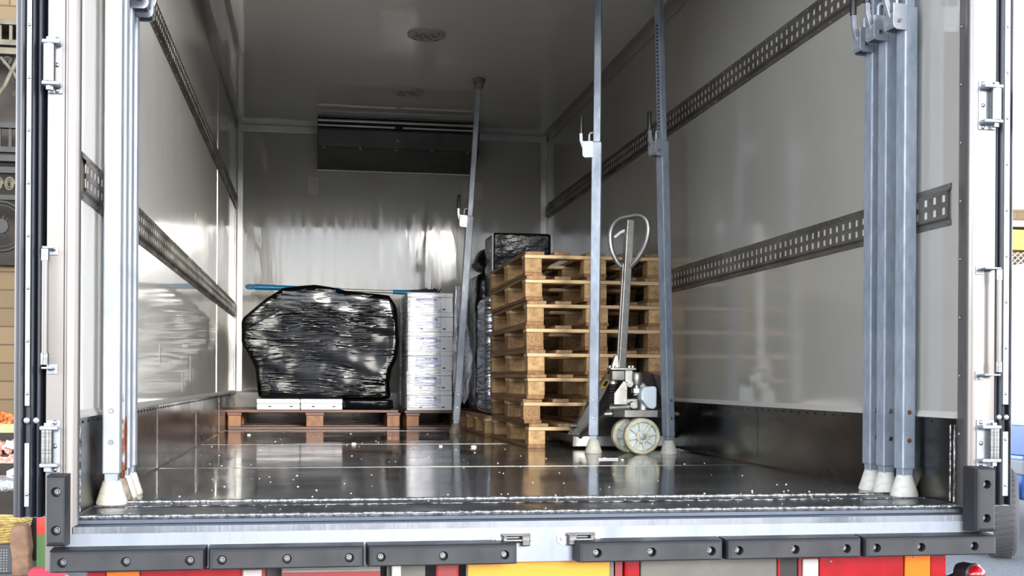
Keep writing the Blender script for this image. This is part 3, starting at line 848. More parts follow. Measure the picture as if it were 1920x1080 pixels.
# ------------------------------------------------------------------ load bars
def load_bar(loc, label, group, rz=0.0, side=-1, m=GALV, cupm=CUP, top=H, zr=1.40, tilt=None, hole=None, lever_out=0.0, hz=None, lower_rust=False):
    ln = top if tilt is None else (Vector(tilt) - Vector(loc)).length
    t = thing('load_bar', label, 'load bar', loc, group)
    if tilt is None:
        t.rotation_euler = (0, 0, rz)
    else:
        q = (Vector(tilt) - Vector(loc)).normalized()
        t.rotation_euler = (Vector((0, 0, 1)).rotation_difference(q) @ Matrix.Rotation(rz, 3, 'Z').to_quaternion()).to_euler()
    k = dict(local=True)
    MB().lathe([(0.040, 0.0005), (0.042, 0.006), (0.024, 0.063), (0.020, 0.066)], 22).build('foot_cup', cupm, t, smooth=40, **k)
    w = 0.0175
    MB().box(-w, w, -w, w, 0.060, 0.09).build('lower_tube', RUST if lower_rust else GALV, t, bevel=0.002, **k)
    w = 0.0225
    zt = zr + 0.075
    tube = MB().box(-w, w, -w, w, 0.084, zt).build('outer_tube', m, t, bevel=0.004, **k)
    w = 0.0165
    inner = MB().box(-w, w, -w, w, zt, ln - 0.055).build('inner_tube', m, t, bevel=0.003, **k)
    z = zt + 0.05
    mb = MB()
    while z < ln - 0.25:
        mb.box(side * (w - 0.003) - 0.004, side * (w - 0.003) + 0.004, -0.005, 0.005, z, z + 0.008)
        z += 0.0175
    mb.build('rack_holes', BLACK, inner, **k)  # black blocks stand in for the dark inside the rack holes
    MB().lathe([(0.018, ln - 0.062), (0.024, ln - 0.060), (0.042, ln - 0.008), (0.040, ln - 0.001)], 22).build('head_cup', cupm, t, smooth=40, **k)
    # ratchet housing on the side of the tube
    sx = side
    o0 = 0.0225
    prof = [(o0 - 0.006, 0.0), (o0 + 0.032, 0.0), (o0 + 0.041, 0.006), (o0 + 0.044, 0.016), (o0 + 0.044, 0.078), (o0 - 0.006, 0.078)]
    house = MB()
    for (ya, yb) in ((-0.0245, -0.0205), (0.0205, 0.0245)):
        house.prism([(sx * a, zr + b) for a, b in prof], 'y', ya, yb)
    house.prism([(sx * (o0 + 0.038), zr + 0.004), (sx * (o0 + 0.044), zr + 0.014), (sx * (o0 + 0.044), zr + 0.05), (sx * (o0 + 0.040), zr + 0.05), (sx * (o0 + 0.036), zr + 0.006)], 'y', -0.022, 0.022)
    hs = house.build('ratchet_housing', ZINC, t, bevel=0.001, **k)
    MB().cyl((sx * (o0 + 0.024), -0.030, zr + 0.026), (sx * (o0 + 0.024), 0.030, zr + 0.026), 0.006, n=12).build('pivot_pin', BOLT, hs, smooth=40, **k)
    lx = o0 + 0.040
    lev = MB()
    pr = [(lx - 0.016, 0.03), (lx + 0.002, 0.03), (lx + 0.020, 0.085), (lx + 0.022, 0.135), (lx + 0.008, 0.135), (lx + 0.006, 0.088)]
    lev.prism([(sx * a, zr + b) for a, b in pr], 'y', -0.007, 0.007)
    lv = lev.build('lever', ZINC, t, bevel=0.001, **k)
    MB().lathe([(0.004, zr + 0.118), (0.0105, zr + 0.120), (0.0105, zr + 0.200), (0.007, zr + 0.207), (0.002, zr + 0.209)], 14, Matrix.Translation((sx * (lx + 0.0145), 0, 0))).build('lever_grip', BLACKP, lv, smooth=40, **k)
    cat = MB().tube([(sx * (o0 + 0.015), 0, zr + 0.06), (sx * (o0 + 0.015), 0, zr + 0.112), (sx * (o0 + 0.010), 0, zr + 0.120), (sx * (o0 - 0.004), 0, zr + 0.122)], 0.006, 8)
    cat.build('catch', ZINC, t, smooth=50, **k)
    for z in (0.17, 0.255):
        MB().cyl((0.0, -0.0222, z), (0.0, -0.0262, z), 0.0075, 0.006, 12).build('bolt', hole or BOLT, t, smooth=40, **k)
    return t
G1 = 'load bars standing by the left door post'
G2 = 'load bars standing by the right door post'
G3 = 'upright load bars beside the pallet jack'
load_bar((-1.152, 0.240, 0), 'brightly lit load bar in front of the four by the left post', G1, side=1, m=GALVL, zr=1.435)
load_bar((-1.152, 0.332, 0), 'rust stained load bar second of the four by the left post', G1, side=1, m=GALVR, zr=1.42, cupm=CUPD, lower_rust=True)
load_bar((-1.152, 0.428, 0), 'brightly lit load bar third of the four by the left post', G1, side=1, m=GALVL, zr=1.405)
load_bar((-1.152, 0.530, 0), 'brightly lit load bar at the back of the four by the left post', G1, side=1, m=GALVL, zr=1.41)
load_bar((1.156, 0.222, 0), 'grey load bar nearest the right post, with two rusty holes', G2, m=GALV, zr=1.405, hole=RUST, rz=0.15)
load_bar((1.155, 0.338, 0), 'grey load bar in the middle of the three by the right post', G2, m=GALV, zr=1.405, rz=0.1)
load_bar((1.155, 0.432, 0), 'grey load bar at the back of the three by the right post', G2, m=GALV, zr=1.395, rz=0.1)
load_bar((0.703, 2.375, 0), 'upright grey load bar left of the pallet jack handle', G3, m=GALV, zr=1.405, tilt=(0.716, 2.375, H), rz=-0.35)
load_bar((1.049, 2.288, 0), 'upright grey load bar right of the pallet jack handle', G3, m=GALV, zr=1.405, tilt=(0.983, 2.288, H), rz=0.45)
load_bar((0.295, 4.52, 0), 'scuffed load bar leaning in front of the white foam boxes', None, m=GALVL, zr=1.33, tilt=(0.424, 4.42, H - 0.002), cupm=CUPD)

# ------------------------------------------------------------------ pallet jack
JX, JY = 0.946, 2.4
t = thing('pallet_jack', 'stainless pallet jack with white wheels parked against the pallet stack', 'pallet jack', (JX, JY, 0))
# forks run under the stack
for sx in (-1, 1):
    cx = JX + sx * 0.195
    MB().prism([(cx - 0.075, 0.035), (cx - 0.075, 0.074), (cx - 0.06, 0.080), (cx + 0.06, 0.080), (cx + 0.075, 0.074), (cx + 0.075, 0.035), (cx + 0.07, 0.035), (cx + 0.07, 0.072), (cx - 0.07, 0.072), (cx - 0.07, 0.035)], 'y', 2.72, 3.78).build('fork', JACKD, t, bevel=0.001)
    MB().cyl((cx - 0.05, 3.5, 0.036), (cx + 0.05, 3.5, 0.036), 0.034, n=18).build('load_roller', NYLON, t, smooth=40)
MB().box(JX - 0.272, JX + 0.272, 2.69, 2.725, 0.014, 0.068).build('cross_bar', JACK, t, bevel=0.003)
# sloped frame: trapezoid with side flanges
fr = MB()
yb, yt = 2.70, 2.56
BL, BR = JX - 0.272, JX + 0.272
TL, TR = JX - 0.110, JX + 0.110
fr.add([(BL + 0.05, yb + 0.02, 0.07), (BR - 0.05, yb + 0.02, 0.07), (TR, yt + 0.03, 0.375), (TL, yt + 0.03, 0.375), (BL + 0.05, yb + 0.03, 0.07), (BR - 0.05, yb + 0.03, 0.07), (TR, yt + 0.04, 0.375), (TL, yt + 0.04, 0.375)],
       [(0, 1, 2, 3), (7, 6, 5, 4), (0, 4, 5, 1), (1, 5, 6, 2), (2, 6, 7, 3), (3, 7, 4, 0)])
fr.build('frame_plate', JACKD, t)
for sx in (-1, 1):
    b0 = Vector((JX + sx * 0.290, yb - 0.01, 0.072)); b1 = Vector((JX + sx * 0.235, yb - 0.04, 0.066)); b2 = Vector((JX + sx * 0.235, yb + 0.03, 0.066)); b3 = Vector((JX + sx * 0.290, yb + 0.05, 0.072))
    u0 = Vector((JX + sx * 0.135, yt - 0.01, 0.375)); u1 = Vector((JX + sx * 0.095, yt - 0.03, 0.385)); u2 = Vector((JX + sx * 0.095, yt + 0.04, 0.385)); u3 = Vector((JX + sx * 0.135, yt + 0.05, 0.375))
    fl_ = MB().add([b0, b1, b2, b3, u0, u1, u2, u3], [(3, 2, 1, 0), (4, 5, 6, 7), (0, 1, 5, 4), (1, 2, 6, 5), (2, 3, 7, 6), (3, 0, 4, 7)]).build('side_flange', JACK, t, bevel=0.004)
    if sx < 0:
        m0 = (b0 * 0.22 + u0 * 0.78); m1 = (b0 * 0.08 + u0 * 0.92)
        n0 = (b1 * 0.25 + u1 * 0.75); n1 = (b1 * 0.10 + u1 * 0.90)
        q = Vector((0, -0.004, 0.002))
        cl = MB().add([m0 * 0.85 + n0 * 0.15 + q, m0 * 0.2 + n0 * 0.8 + q, m1 * 0.2 + n1 * 0.8 + q, m1 * 0.85 + n1 * 0.15 + q, m0 * 0.85 + n0 * 0.15, m0 * 0.2 + n0 * 0.8, m1 * 0.2 + n1 * 0.8, m1 * 0.85 + n1 * 0.15],
                     [(0, 1, 2, 3), (7, 6, 5, 4), (0, 4, 5, 1), (1, 5, 6, 2), (2, 6, 7, 3), (3, 7, 4, 0)]).build('warning_sticker', YELLOW, fl_)
        cc = [v.co for v in cl.data.vertices][:4]
        ce = sum(cc, Vector()) / 4
        rl = root_loc(t)
        w2 = [ce + (p - ce) * 0.55 + Vector((0, -0.0015, 0.0005)) + rl for p in cc]
        w3 = [p + Vector((0, 0.002, 0)) for p in w2]
        MB().add(w2 + w3, [(0, 1, 2, 3), (7, 6, 5, 4), (0, 4, 5, 1), (1, 5, 6, 2), (2, 6, 7, 3), (3, 7, 4, 0)]).build('sticker_symbol', BLACK, cl)
    MB().cyl((JX + sx * 0.262, yb - 0.03, 0.12), (JX + sx * 0.295, yb - 0.03, 0.12), 0.014, n=14).build('pivot_bolt', JACK, t, smooth=40)
# base plate
MB().prism([(JX - 0.150, 2.36), (JX - 0.105, 2.315), (JX + 0.055, 2.318), (JX + 0.155, 2.375), (JX + 0.155, 2.50), (JX - 0.150, 2.50)], 'z', 0.173, 0.208).build('base_plate', JACKD, t, bevel=0.002)
for sx in (-1, 1):
    MB().cyl((JX + sx * 0.145, 2.40, 0.188), (JX + sx * 0.185, 2.40, 0.186), 0.016, 0.010, 14).build('hinge_pin', JACK, t, smooth=40)
    MB().tube([(JX + sx * 0.16, 2.42, 0.185), (JX + sx * 0.235, 2.60, 0.10), (JX + sx * 0.235, 2.72, 0.055)], 0.012, 8).build('lift_rod', JACKD, t, smooth=50)
# pump casting
mb = MB()
mb.prism([(JX - 0.118, 0.208), (JX - 0.118, 0.262), (JX - 0.02, 0.262), (JX - 0.02, 0.335), (JX + 0.005, 0.345), (JX + 0.06, 0.285), (JX + 0.06, 0.208)], 'y', 2.385, 2.50)
mb.build('pump_block', JACK, t, bevel=0.008, smooth=40)
MB().cyl((JX + 0.008, 2.40, 0.208), (JX + 0.008, 2.40, 0.292), 0.036, n=22).build('lift_cylinder', JACK, t, smooth=40)
MB().prism([(JX - 0.05, 0.275), (JX - 0.018, 0.320), (JX + 0.03, 0.298), (JX + 0.03, 0.275)], 'y', 2.372, 2.40).build('casting_web', JACK, t, bevel=0.004)
mb = MB().cyl((JX - 0.033, 2.375, 0.288), (JX - 0.033, 2.375, 0.310), 0.026, n=6).cyl((JX - 0.033, 2.375, 0.310), (JX - 0.033, 2.375, 0.328), 0.016, n=16)
mb.build('cap_nut', JACK, t, smooth=30)
MB().lathe([(0.024, 0.326), (0.026, 0.330), (0.026, 0.378), (0.022, 0.386), (0.004, 0.388)], 22, Matrix.Translation((JX - 0.033, 2.375, 0))).build('valve_cap', JACK, t, smooth=40)
MB().cyl((JX - 0.02, 2.41, 0.34), (JX - 0.075, 2.43, 0.36), 0.024, n=16).build('release_valve', JACKD, t, smooth=40)
# linkage and cheek plates
MB().prism([(JX - 0.146, 0.232), (JX - 0.146, 0.285), (JX - 0.100, 0.345), (JX - 0.082, 0.335), (JX - 0.082, 0.232)], 'y', 2.36, 2.372).build('cheek_plate', JACK, t, bevel=0.002)
MB().cyl((JX - 0.148, 2.42, 0.215), (JX - 0.06, 2.37, 0.222), 0.020, n=12).build('link_arm', JACK, t, smooth=40)
MB().cyl((JX - 0.055, 2.39, 0.230), (JX - 0.055, 2.345, 0.230), 0.020, 0.016, 14).cyl((JX - 0.055, 2.346, 0.230), (JX - 0.055, 2.338, 0.230), 0.010, n=6).build('link_bolt', JACK, t, smooth=30)
MB().cyl((JX - 0.072, 2.39, 0.332), (JX - 0.072, 2.348, 0.332), 0.019, 0.016, 14).cyl((JX - 0.072, 2.349, 0.332), (JX - 0.072, 2.34, 0.332), 0.009, n=6).build('link_bolt', JACK, t, smooth=30)
mb = MB()
for k in range(7):
    z = 0.232 + k * 0.014
    mb.lathe([(0.012, z), (0.019, z + 0.004), (0.012, z + 0.010)], 14, Matrix.Translation((JX - 0.135, 2.43, 0)))
mb.build('return_spring', JACKD, t, smooth=40)
MB().cyl((JX - 0.135, 2.43, 0.330), (JX - 0.135, 2.43, 0.348), 0.024, n=16).build('spring_cap', JACK, t, smooth=40)
MB().box(JX - 0.150, JX - 0.045, 2.39, 2.45, 0.345, 0.398).build('handle_socket', JACKD, t, bevel=0.006)
MB().box(JX - 0.090, JX - 0.052, 2.368, 2.40, 0.325, 0.398).build('socket_lug', JACK, t, bevel=0.004)
MB().box(JX - 0.160, JX - 0.035, 2.375, 2.455, 0.398, 0.408).build('handle_flange', JACK, t, bevel=0.002)
for (dx, dy) in ((-0.145, 2.385), (-0.05, 2.385), (-0.145, 2.445), (-0.05, 2.445)):
    MB().cyl((JX + dx, dy, 0.408), (JX + dx, dy, 0.419), 0.009, n=6).build('flange_bolt', JACK, t)
MB().prism([(JX - 0.150, 0.408), (JX - 0.132, 0.468), (JX - 0.118, 0.468), (JX - 0.112, 0.408)], 'y', 2.40, 2.43).build('gusset', JACK, t, bevel=0.002)
# reservoir
MB().prism([(JX - 0.028, 0.260), (JX - 0.024, 0.300), (JX - 0.010, 0.318), (JX + 0.042, 0.322), (JX + 0.052, 0.310), (JX + 0.050, 0.225), (JX + 0.039, 0.212), (JX + 0.014, 0.215)], 'y', 2.315, 2.375).build('reservoir', TANK, t, bevel=0.008, seg=3)
MB().cyl((JX - 0.018, 2.325, 0.262), (JX - 0.020, 2.308, 0.262), 0.006, n=10).build('reservoir_screw', BOLT, t)
# handle
HB = Vector((JX - 0.100, 2.415, 0.408)); HT = Vector((JX - 0.067, 2.395, 1.118))
d = (HT - HB).normalized()
hm = d.to_track_quat('Z', 'Y').to_matrix().to_4x4()
hm = Matrix.Translation(HB) @ hm @ Matrix.Rotation(math.radians(42), 4, 'Z')
MB().box(-0.0185, 0.0185, -0.0185, 0.0185, 0, (HT - HB).length, hm).build('handle_tube', JACK, t, bevel=0.003)
lp = MB()
e1 = (Vector((0.80, -0.60, 0.10))).normalized()      # loop plane: right side swings nearer
c0 = HB + d * ((HT - HB).length - 0.09)
def lpnt(s_, h_): return c0 + e1 * s_ + d * h_
base = HB + d * ((HT - HB).length - 0.225)
ctrl = [(-0.020, -0.135), (-0.05, -0.105), (-0.085, -0.04), (-0.098, 0.03), (-0.085, 0.08), (-0.05, 0.105), (0.0, 0.108), (0.05, 0.105), (0.088, 0.075), (0.100, 0.02), (0.088, -0.045), (0.052, -0.105), (0.020, -0.135)]
pts = []
def cr(p0, p1, p2, p3, u):
    return tuple(0.5 * ((2 * b) + (-a + c) * u + (2 * a - 5 * b + 4 * c - e) * u * u + (-a + 3 * b - 3 * c + e) * u ** 3) for a, b, c, e in zip(p0, p1, p2, p3))
for i in range(len(ctrl) - 1):
    a = ctrl[max(0, i - 1)]; b = ctrl[i]; c = ctrl[i + 1]; e = ctrl[min(len(ctrl) - 1, i + 2)]
    for k in range(5):
        q = cr(a, b, c, e, k / 5)
        pts.append(lpnt(q[0] * 1.0, q[1]))
pts.append(lpnt(*ctrl[-1]))
MB().tube(pts, 0.0125, 14).build('handle_loop', JACK, t, smooth=60)
MB().tube([lpnt(-0.015, 0.045), lpnt(-0.045, 0.036), lpnt(-0.072, 0.018)], 0.008, 8).build('control_lever', TANK, t, smooth=60)
MB().tube([HB + d * 0.05 + Vector((-0.021, -0.012, 0)), HB + d * 0.5 + Vector((-0.021, -0.012, 0))], 0.003, 6).build('release_rod', JACK, t, smooth=60)
# steering wheels, turned sideways
ax = Vector((-0.02, -1.0, 0)).normalized()
for (cx, cy) in ((0.913, 2.285), (0.893, 2.43)):
    r = 0.0855; hw = 0.026
    mtx = Matrix.Translation((cx, cy, r)) @ ax.to_track_quat('Z', 'Y').to_matrix().to_4x4()
    wh = MB().lathe([(0.068, -hw), (0.080, -hw), (r, -hw + 0.006), (r, hw - 0.006), (0.080, hw), (0.068, hw), (0.066, hw - 0.012), (0.066, -hw + 0.012)], 48, mtx)
    wheel = MB()
    prof = [(0.068, -hw), (0.080, -hw), (r, -hw + 0.006), (r, hw - 0.006), (0.080, hw), (0.068, hw), (0.066, hw - 0.012), (0.066, -hw + 0.012)]
    vs = []; fs = []; n = 48; m_ = len(prof)
    for (rr, z) in prof:
        for i in range(n):
            a = 2 * PI * i / n
            vs.append((rr * math.cos(a), rr * math.sin(a), z))
    for j in range(m_):
        for i in range(n):
            fs.append((j * n + i, j * n + (i + 1) % n, ((j + 1) % m_) * n + (i + 1) % n, ((j + 1) % m_) * n + i))
    w = wheel.add(vs, fs, mtx).build('wheel', TREAD, t, smooth=40)
    MB().lathe([(0.067, -0.006), (0.067, 0.006)], 40, mtx).build('wheel_disc', NYLON, w, smooth=40)
    sp = MB()
    for k in range(8):
        rm = mtx @ Matrix.Rotation(2 * PI * k / 8 + 0.2, 4, 'Z')
        sp.prism([(0.022, -0.0075), (0.067, -0.0042), (0.067, 0.0042), (0.022, 0.0075)], 'z', -hw + 0.004, hw - 0.004, rm)
    sp.build('spokes', NYLON, w, bevel=0.001, seg=1)
    MB().lathe([(0.030, -hw - 0.001), (0.030, hw + 0.001), (0.022, hw + 0.002)], 28, mtx).build('hub', TREAD, w, smooth=40)
    MB().lathe([(0.0165, hw), (0.0165, hw + 0.005), (0.014, hw + 0.006)], 24, mtx).build('axle_cap', GALV, w, smooth=40)
MB().cyl((0.912, 2.30, 0.0855), (0.894, 2.42, 0.0855), 0.012, n=12).build('axle', JACKD, t)
MB().cyl((0.903, 2.36, 0.0855), (0.906, 2.38, 0.175), 0.022, n=16).build('steering_stem', JACKD, t, smooth=40)

# ------------------------------------------------------------------ rear fittings on the frame
def bumper(length, hgt, dep, bolts, label, loc, rot, group):
    """rubber pad: length along local x, front face at local y=-dep, bolt holes in the face"""
    t = thing('rubber_bumper', label, 'bumper', loc, group)
    t.rotation_euler = rot
    mb = MB()
    h2 = hgt / 2; rr = 0.0118; rec = 0.024
    inset = 0.013
    cells = sorted(bolts)
    xs = [inset]
    segs = []
    cw = 0.016
    cur = inset
    for b in cells:
        segs.append(('flat', cur, b - cw)); segs.append(('hole', b - cw, b + cw)); cur = b + cw
    segs.append(('flat', cur, length - inset))
    z0, z1 = -h2 + 0.004, h2 - 0.010
    for (kd, a, b) in segs:
        if kd == 'flat':
            mb.add([(a, -dep, z0), (b, -dep, z0), (b, -dep, z1), (a, -dep, z1)], [(0, 1, 2, 3)])
        else:
            c = (a + b) / 2; zc = (z0 + z1) / 2
            n = 24; vs = []; 
            for i in range(n):
                q = 2 * PI * i / n
                dx, dz = math.cos(q), math.sin(q)
                s_ = min((b - a) / 2 / max(1e-6, abs(dx)), (z1 - z0) / 2 / max(1e-6, abs(dz)))
                vs.append((c + dx * s_, -dep, zc + dz * s_))
            for i in range(n):
                q = 2 * PI * i / n
                vs.append((c + rr * math.cos(q), -dep, zc + rr * math.sin(q)))
            for i in range(n):
                q = 2 * PI * i / n
                vs.append((c + rr * 0.92 * math.cos(q), -dep + rec, zc + rr * 0.92 * math.sin(q)))
            fs = []
            for i in range(n):
                j = (i + 1) % n
                fs.append((i, j, n + j, n + i)); fs.append((n + i, n + j, 2 * n + j, 2 * n + i))
            fs.append(tuple(range(2 * n, 3 * n)))
            mb.add(vs, fs)
            # square corners of the cell
            for sx_ in (a, b):
                for sz_ in (z0, z1):
                    ia = None
            best = []
            for (px, pz) in ((b, z1), (a, z1), (a, z0), (b, z0)):
                ang = math.atan2(pz - zc, px - c) % (2 * PI)
                i0 = int(ang / (2 * PI / n)) % n; i1 = (i0 + 1) % n
                mb.add([vs[i0], (px, -dep, pz), vs[i1]], [(0, 1, 2)])
    # bevelled skirt back to the mounting plane
    F_ = [(inset, -dep, z0), (length - inset, -dep, z0), (length - inset, -dep, z1), (inset, -dep, z1)]
    Mi = [(0.002, -dep + 0.012, -h2), (length - 0.002, -dep + 0.012, -h2), (length - 0.002, -dep + 0.014, h2 - 0.002), (0.002, -dep + 0.014, h2 - 0.002)]
    Bk = [(0.0, 0, -h2), (length, 0, -h2), (length, 0, h2), (0.0, 0, h2)]
    M2 = [(0.006, -dep + 0.003, -h2 + 0.0008), (length - 0.006, -dep + 0.003, -h2 + 0.0008), (length - 0.006, -dep + 0.003, h2 - 0.005), (0.006, -dep + 0.003, h2 - 0.005)]
    rings = [F_, M2, Mi, Bk]
    for p_, q_ in zip(rings, rings[1:]):
        for i in range(4):
            j = (i + 1) % 4
            mb.add([p_[i], p_[j], q_[j], q_[i]], [(0, 1, 2, 3)])
    mb.add(Bk, [(0, 1, 2, 3)])
    mb.build('pad', RUBBER, t, local=True)
    for b in cells:
        zc = (z0 + z1) / 2
        MB().cyl((b, -dep + rec, zc), (b, -dep + rec - 0.006, zc), 0.0065, n=14).cyl((b, -dep + rec - 0.006, zc), (b, -dep + rec - 0.0085, zc), 0.0045, 0.003, 6).build('bolt', BOLT, t, local=True, smooth=30)
    return t
G = 'rubber bumper pads along the rear sill'
HD = 0.068
zc = -0.094
def hb(x0, x1, fr, label):
    ln = x1 - x0
    bumper(ln, 0.054, HD, [f * ln for f in fr], label, (x0, YF, zc), (0, 0, 0), G)
hb(-1.232, -0.868, (0.09, 0.49, 0.9), 'horizontal rubber bumper pad at the far left of the sill')
hb(-0.863, -0.484, (0.09, 0.5, 0.9), 'second horizontal rubber bumper pad from the left')
hb(-0.478, -0.098, (0.09, 0.5, 0.91), 'horizontal rubber bumper pad just left of the gap in the middle')
hb(0.057, 0.448, (0.13, 0.5, 0.91), 'horizontal rubber bumper pad just right of the gap in the middle')
hb(0.454, 0.833, (0.09, 0.5, 0.88), 'second horizontal rubber bumper pad from the right')
hb(0.838, 1.225, (0.09, 0.42, 0.82), 'horizontal rubber bumper pad at the far right of the sill')
bumper(0.172, 0.046, HD, [0.04, 0.132], 'upright rubber bumper pad below the left lower hinge', (-1.217, YF, -0.060), (0, -PI / 2, 0), 'upright rubber bumper pads at the corners')
bumper(0.178, 0.056, HD, [0.04, 0.132], 'upright rubber bumper pad below the right lower hinge', (1.188, YF, -0.062), (0, -PI / 2, 0), 'upright rubber bumper pads at the corners')

def hinge(sx, z0, z1, label):
    xi = 1.218 if sx < 0 else 1.198     # inner edge of the leaf
    xk = 1.244 if sx < 0 else 1.238     # knuckle axis
    t = thing('door_hinge', label, 'hinge', (sx * xk, YF, z0), 'hinges of the rear doors')
    MB().box(min(sx * xi, sx * 1.25), max(sx * xi, sx * 1.25), YF - 0.005, YF, z0, z1).build('leaf', ZINC, t, bevel=0.002)
    MB().cyl((sx * xk, YF - 0.022, z0 + 0.024), (sx * xk, YF - 0.022, z1 - 0.024), 0.0145, n=22).build('knuckle', STEEL, t, smooth=40)
    for (a, b) in ((z0 + 0.014, z0 + 0.024), (z1 - 0.024, z1 - 0.014)):
        lo_, hi_ = min(sx * xi, sx * (xk + 0.016)), max(sx * xi, sx * (xk + 0.016))
        MB().box(lo_, hi_, YF - 0.036, YF - 0.003, a, b).build('bracket', ZINC, t, bevel=0.003)
    MB().cyl((sx * xk, YF - 0.022, z0 + 0.004), (sx * xk, YF - 0.022, z0 + 0.014), 0.009, n=6).cyl((sx * xk, YF - 0.022, z1 - 0.014), (sx * xk, YF - 0.022, z1 - 0.007), 0.009, n=6).build('pin', BOLT, t)
    for z in (z0 + 0.007, (z0 + z1) / 2, z1 - 0.007):
        MB().dome((sx * (xi + 0.012), YF - 0.005, z), (0, -1, 0), 0.0062, 10).build('bolt', BOLT, t, smooth=40)
hinge(-1, 1.034, 1.172, 'upper steel hinge on the left frame post')
hinge(-1, 0.114, 0.242, 'lower steel hinge on the left frame post, above its bumper pad')
hinge(1, 1.046, 1.180, 'upper steel hinge on the right frame post')
hinge(1, 0.113, 0.243, 'lower steel hinge on the right frame post, above its bumper pad')

def grab(sx, z0, z1, x, bx, label):
    t = thing('grab_handle', label, 'handle', (x, YF, z0), 'grab handles on the frame posts')
    y = YF - 0.045
    MB().cyl((x, y, z0 + 0.02), (x, y, z1 - 0.02), 0.0075, n=16).build('rod', FRAME, t, smooth=40)
    for z in (z0, z1 - 0.028):
        MB().cyl((x, y, z), (x, y, z + 0.028), 0.0095, n=16).build('sleeve', STEEL, t, smooth=40)
    for z in (z0 - 0.010, z1 + 0.002):
        MB().box(min(x, bx) - 0.008, max(x, bx) + 0.008, y, YF, z, z + 0.005).box(bx - 0.012, bx + 0.012, YF - 0.004, YF, z - 0.012, z + 0.012).build('mount', ZINC, t, bevel=0.001)
        MB().cyl((bx, YF - 0.004, z + (-0.004 if z < 0.5 else 0.004)), (bx, YF - 0.009, z + (-0.004 if z < 0.5 else 0.004)), 0.006, n=6).build('bolt', BOLT, t)
grab(-1, 0.375, 0.652, -1.246, -1.238, 'vertical steel grab handle on the left frame post')
grab(1, 0.375, 0.655, 1.236, 1.205, 'vertical steel grab handle on the right frame post')

def keeper(x0, x1, flip, label):
    t = thing('latch_keeper', label, 'latch', ((x0 + x1) / 2, YF, -0.065), 'latch keepers on the sill face')
    z = -0.066; y = YF
    for x in (x0 + 0.015, x1 - 0.015):
        MB().cyl((x, y, z), (x, y - 0.005, z), 0.017, n=20).build('mount', ZINC, t, smooth=30)
        MB().cyl((x, y - 0.005, z), (x, y - 0.011, z), 0.0075, n=6).build('bolt', BOLT, t)
    MB().box(x0 + 0.022, x1 - 0.022, y - 0.022, y - 0.001, z + 0.008, z + 0.016).build('top_bar', STEEL, t, bevel=0.003)
    MB().cyl((x0 + 0.03, y - 0.018, z - 0.002), (x1 - 0.03, y - 0.018, z - 0.002), 0.006, n=12).build('pin', STEEL, t, smooth=40)
    a = x1 - 0.046 if flip else x0 + 0.026
    MB().box(a, a + 0.022, y - 0.026, y - 0.001, z - 0.016, z + 0.012).build('catch_block', STEEL, t, bevel=0.003)
    b = x0 + 0.026 if flip else x1 - 0.036
    MB().box(b, b + 0.010, y - 0.024, y - 0.001, z - 0.009, z + 0.010).build('lug', STEEL, t, bevel=0.002)
keeper(-0.155, -0.035, True, 'steel latch keeper on the sill left of centre')
keeper(0.016, 0.136, False, 'steel latch keeper on the sill right of centre')

# ------------------------------------------------------------------ lamps and plates under the sill
YB = -0.055
def panel(mb_pts, name, m, t): pass
t = thing('tail_lamp', 'red and orange tail lamp at the left under the sill', 'tail lamp', (-0.95, YB, -0.30))
MB().box(-1.165, -0.728, YB, YB + 0.05, -0.30, -0.124).build('housing', DRED, t, bevel=0.004)
MB().box(-1.160, -1.117, YB - 0.008, YB, -0.296, -0.135).box(-1.034, -0.790, YB - 0.008, YB, -0.296, -0.131).build('red_lens', RED, t, bevel=0.003)
MB().box(-1.115, -1.036, YB - 0.009, YB, -0.296, -0.135).build('orange_lens', ORANGE, t, bevel=0.003)
MB().box(-0.785, -0.738, YB - 0.009, YB, -0.29, -0.138).build('clear_lens', WHITEL, t, bevel=0.003)
t = thing('tail_lamp', 'red and orange tail lamp at the right under the sill', 'tail lamp', (0.9, YB, -0.30))
MB().box(0.700, 1.135, YB, YB + 0.05, -0.30, -0.121).build('housing', DRED, t, bevel=0.004)
MB().box(0.758, 1.004, YB - 0.008, YB, -0.296, -0.126).box(1.086, 1.132, YB - 0.008, YB, -0.296, -0.124).build('red_lens', RED, t, bevel=0.003)
MB().box(1.009, 1.085, YB - 0.009, YB, -0.296, -0.124).build('orange_lens', ORANGE, t, bevel=0.003)
MB().box(0.710, 0.755, YB - 0.009, YB, -0.29, -0.139).build('clear_lens', WHITEL, t, bevel=0.003)
for (x, z) in ((0.79, -0.147), (1.035, -0.138)):
    MB().dome((x, YB - 0.009, z), (0, -1, 0), 0.004, 8).build('screw', BOLT, t)
mb = MB().box(-0.690, -0.438, YB, YB + 0.02, -0.30, -0.125)
t = mb.build('steel_panel', STEEL, loc=(-0.56, YB, -0.3), bevel=0.003)
tag(t, 'plain steel panel between the left tail lamp and the yellow plate', 'panel')
MB().box(-0.688, -0.44, YB - 0.004, YB, -0.30, -0.148).build('lower_panel', DRED, t)
t = thing('plate_holder', 'deep yellow plate hanging under the gap between the bumper pads', 'plate', (-0.02, YB, -0.30))
MB().box(-0.216, 0.180, YB, YB + 0.012, -0.30, -0.122).build('backing', CHASSIS, t)
MB().box(-0.212, 0.168, YB - 0.004, YB, -0.296, -0.126).build('plate', AMBER, t, bevel=0.003)
t = thing('marker_reflector', 'red reflector beside the yellow plate', 'reflector', (0.225, YB, -0.25))
MB().box(0.184, 0.204, YB, YB + 0.02, -0.27, -0.126).build('bracket', DRED, t)
MB().box(0.208, 0.252, YB - 0.006, YB + 0.02, -0.27, -0.126).build('red_lens', RED, t, bevel=0.008)
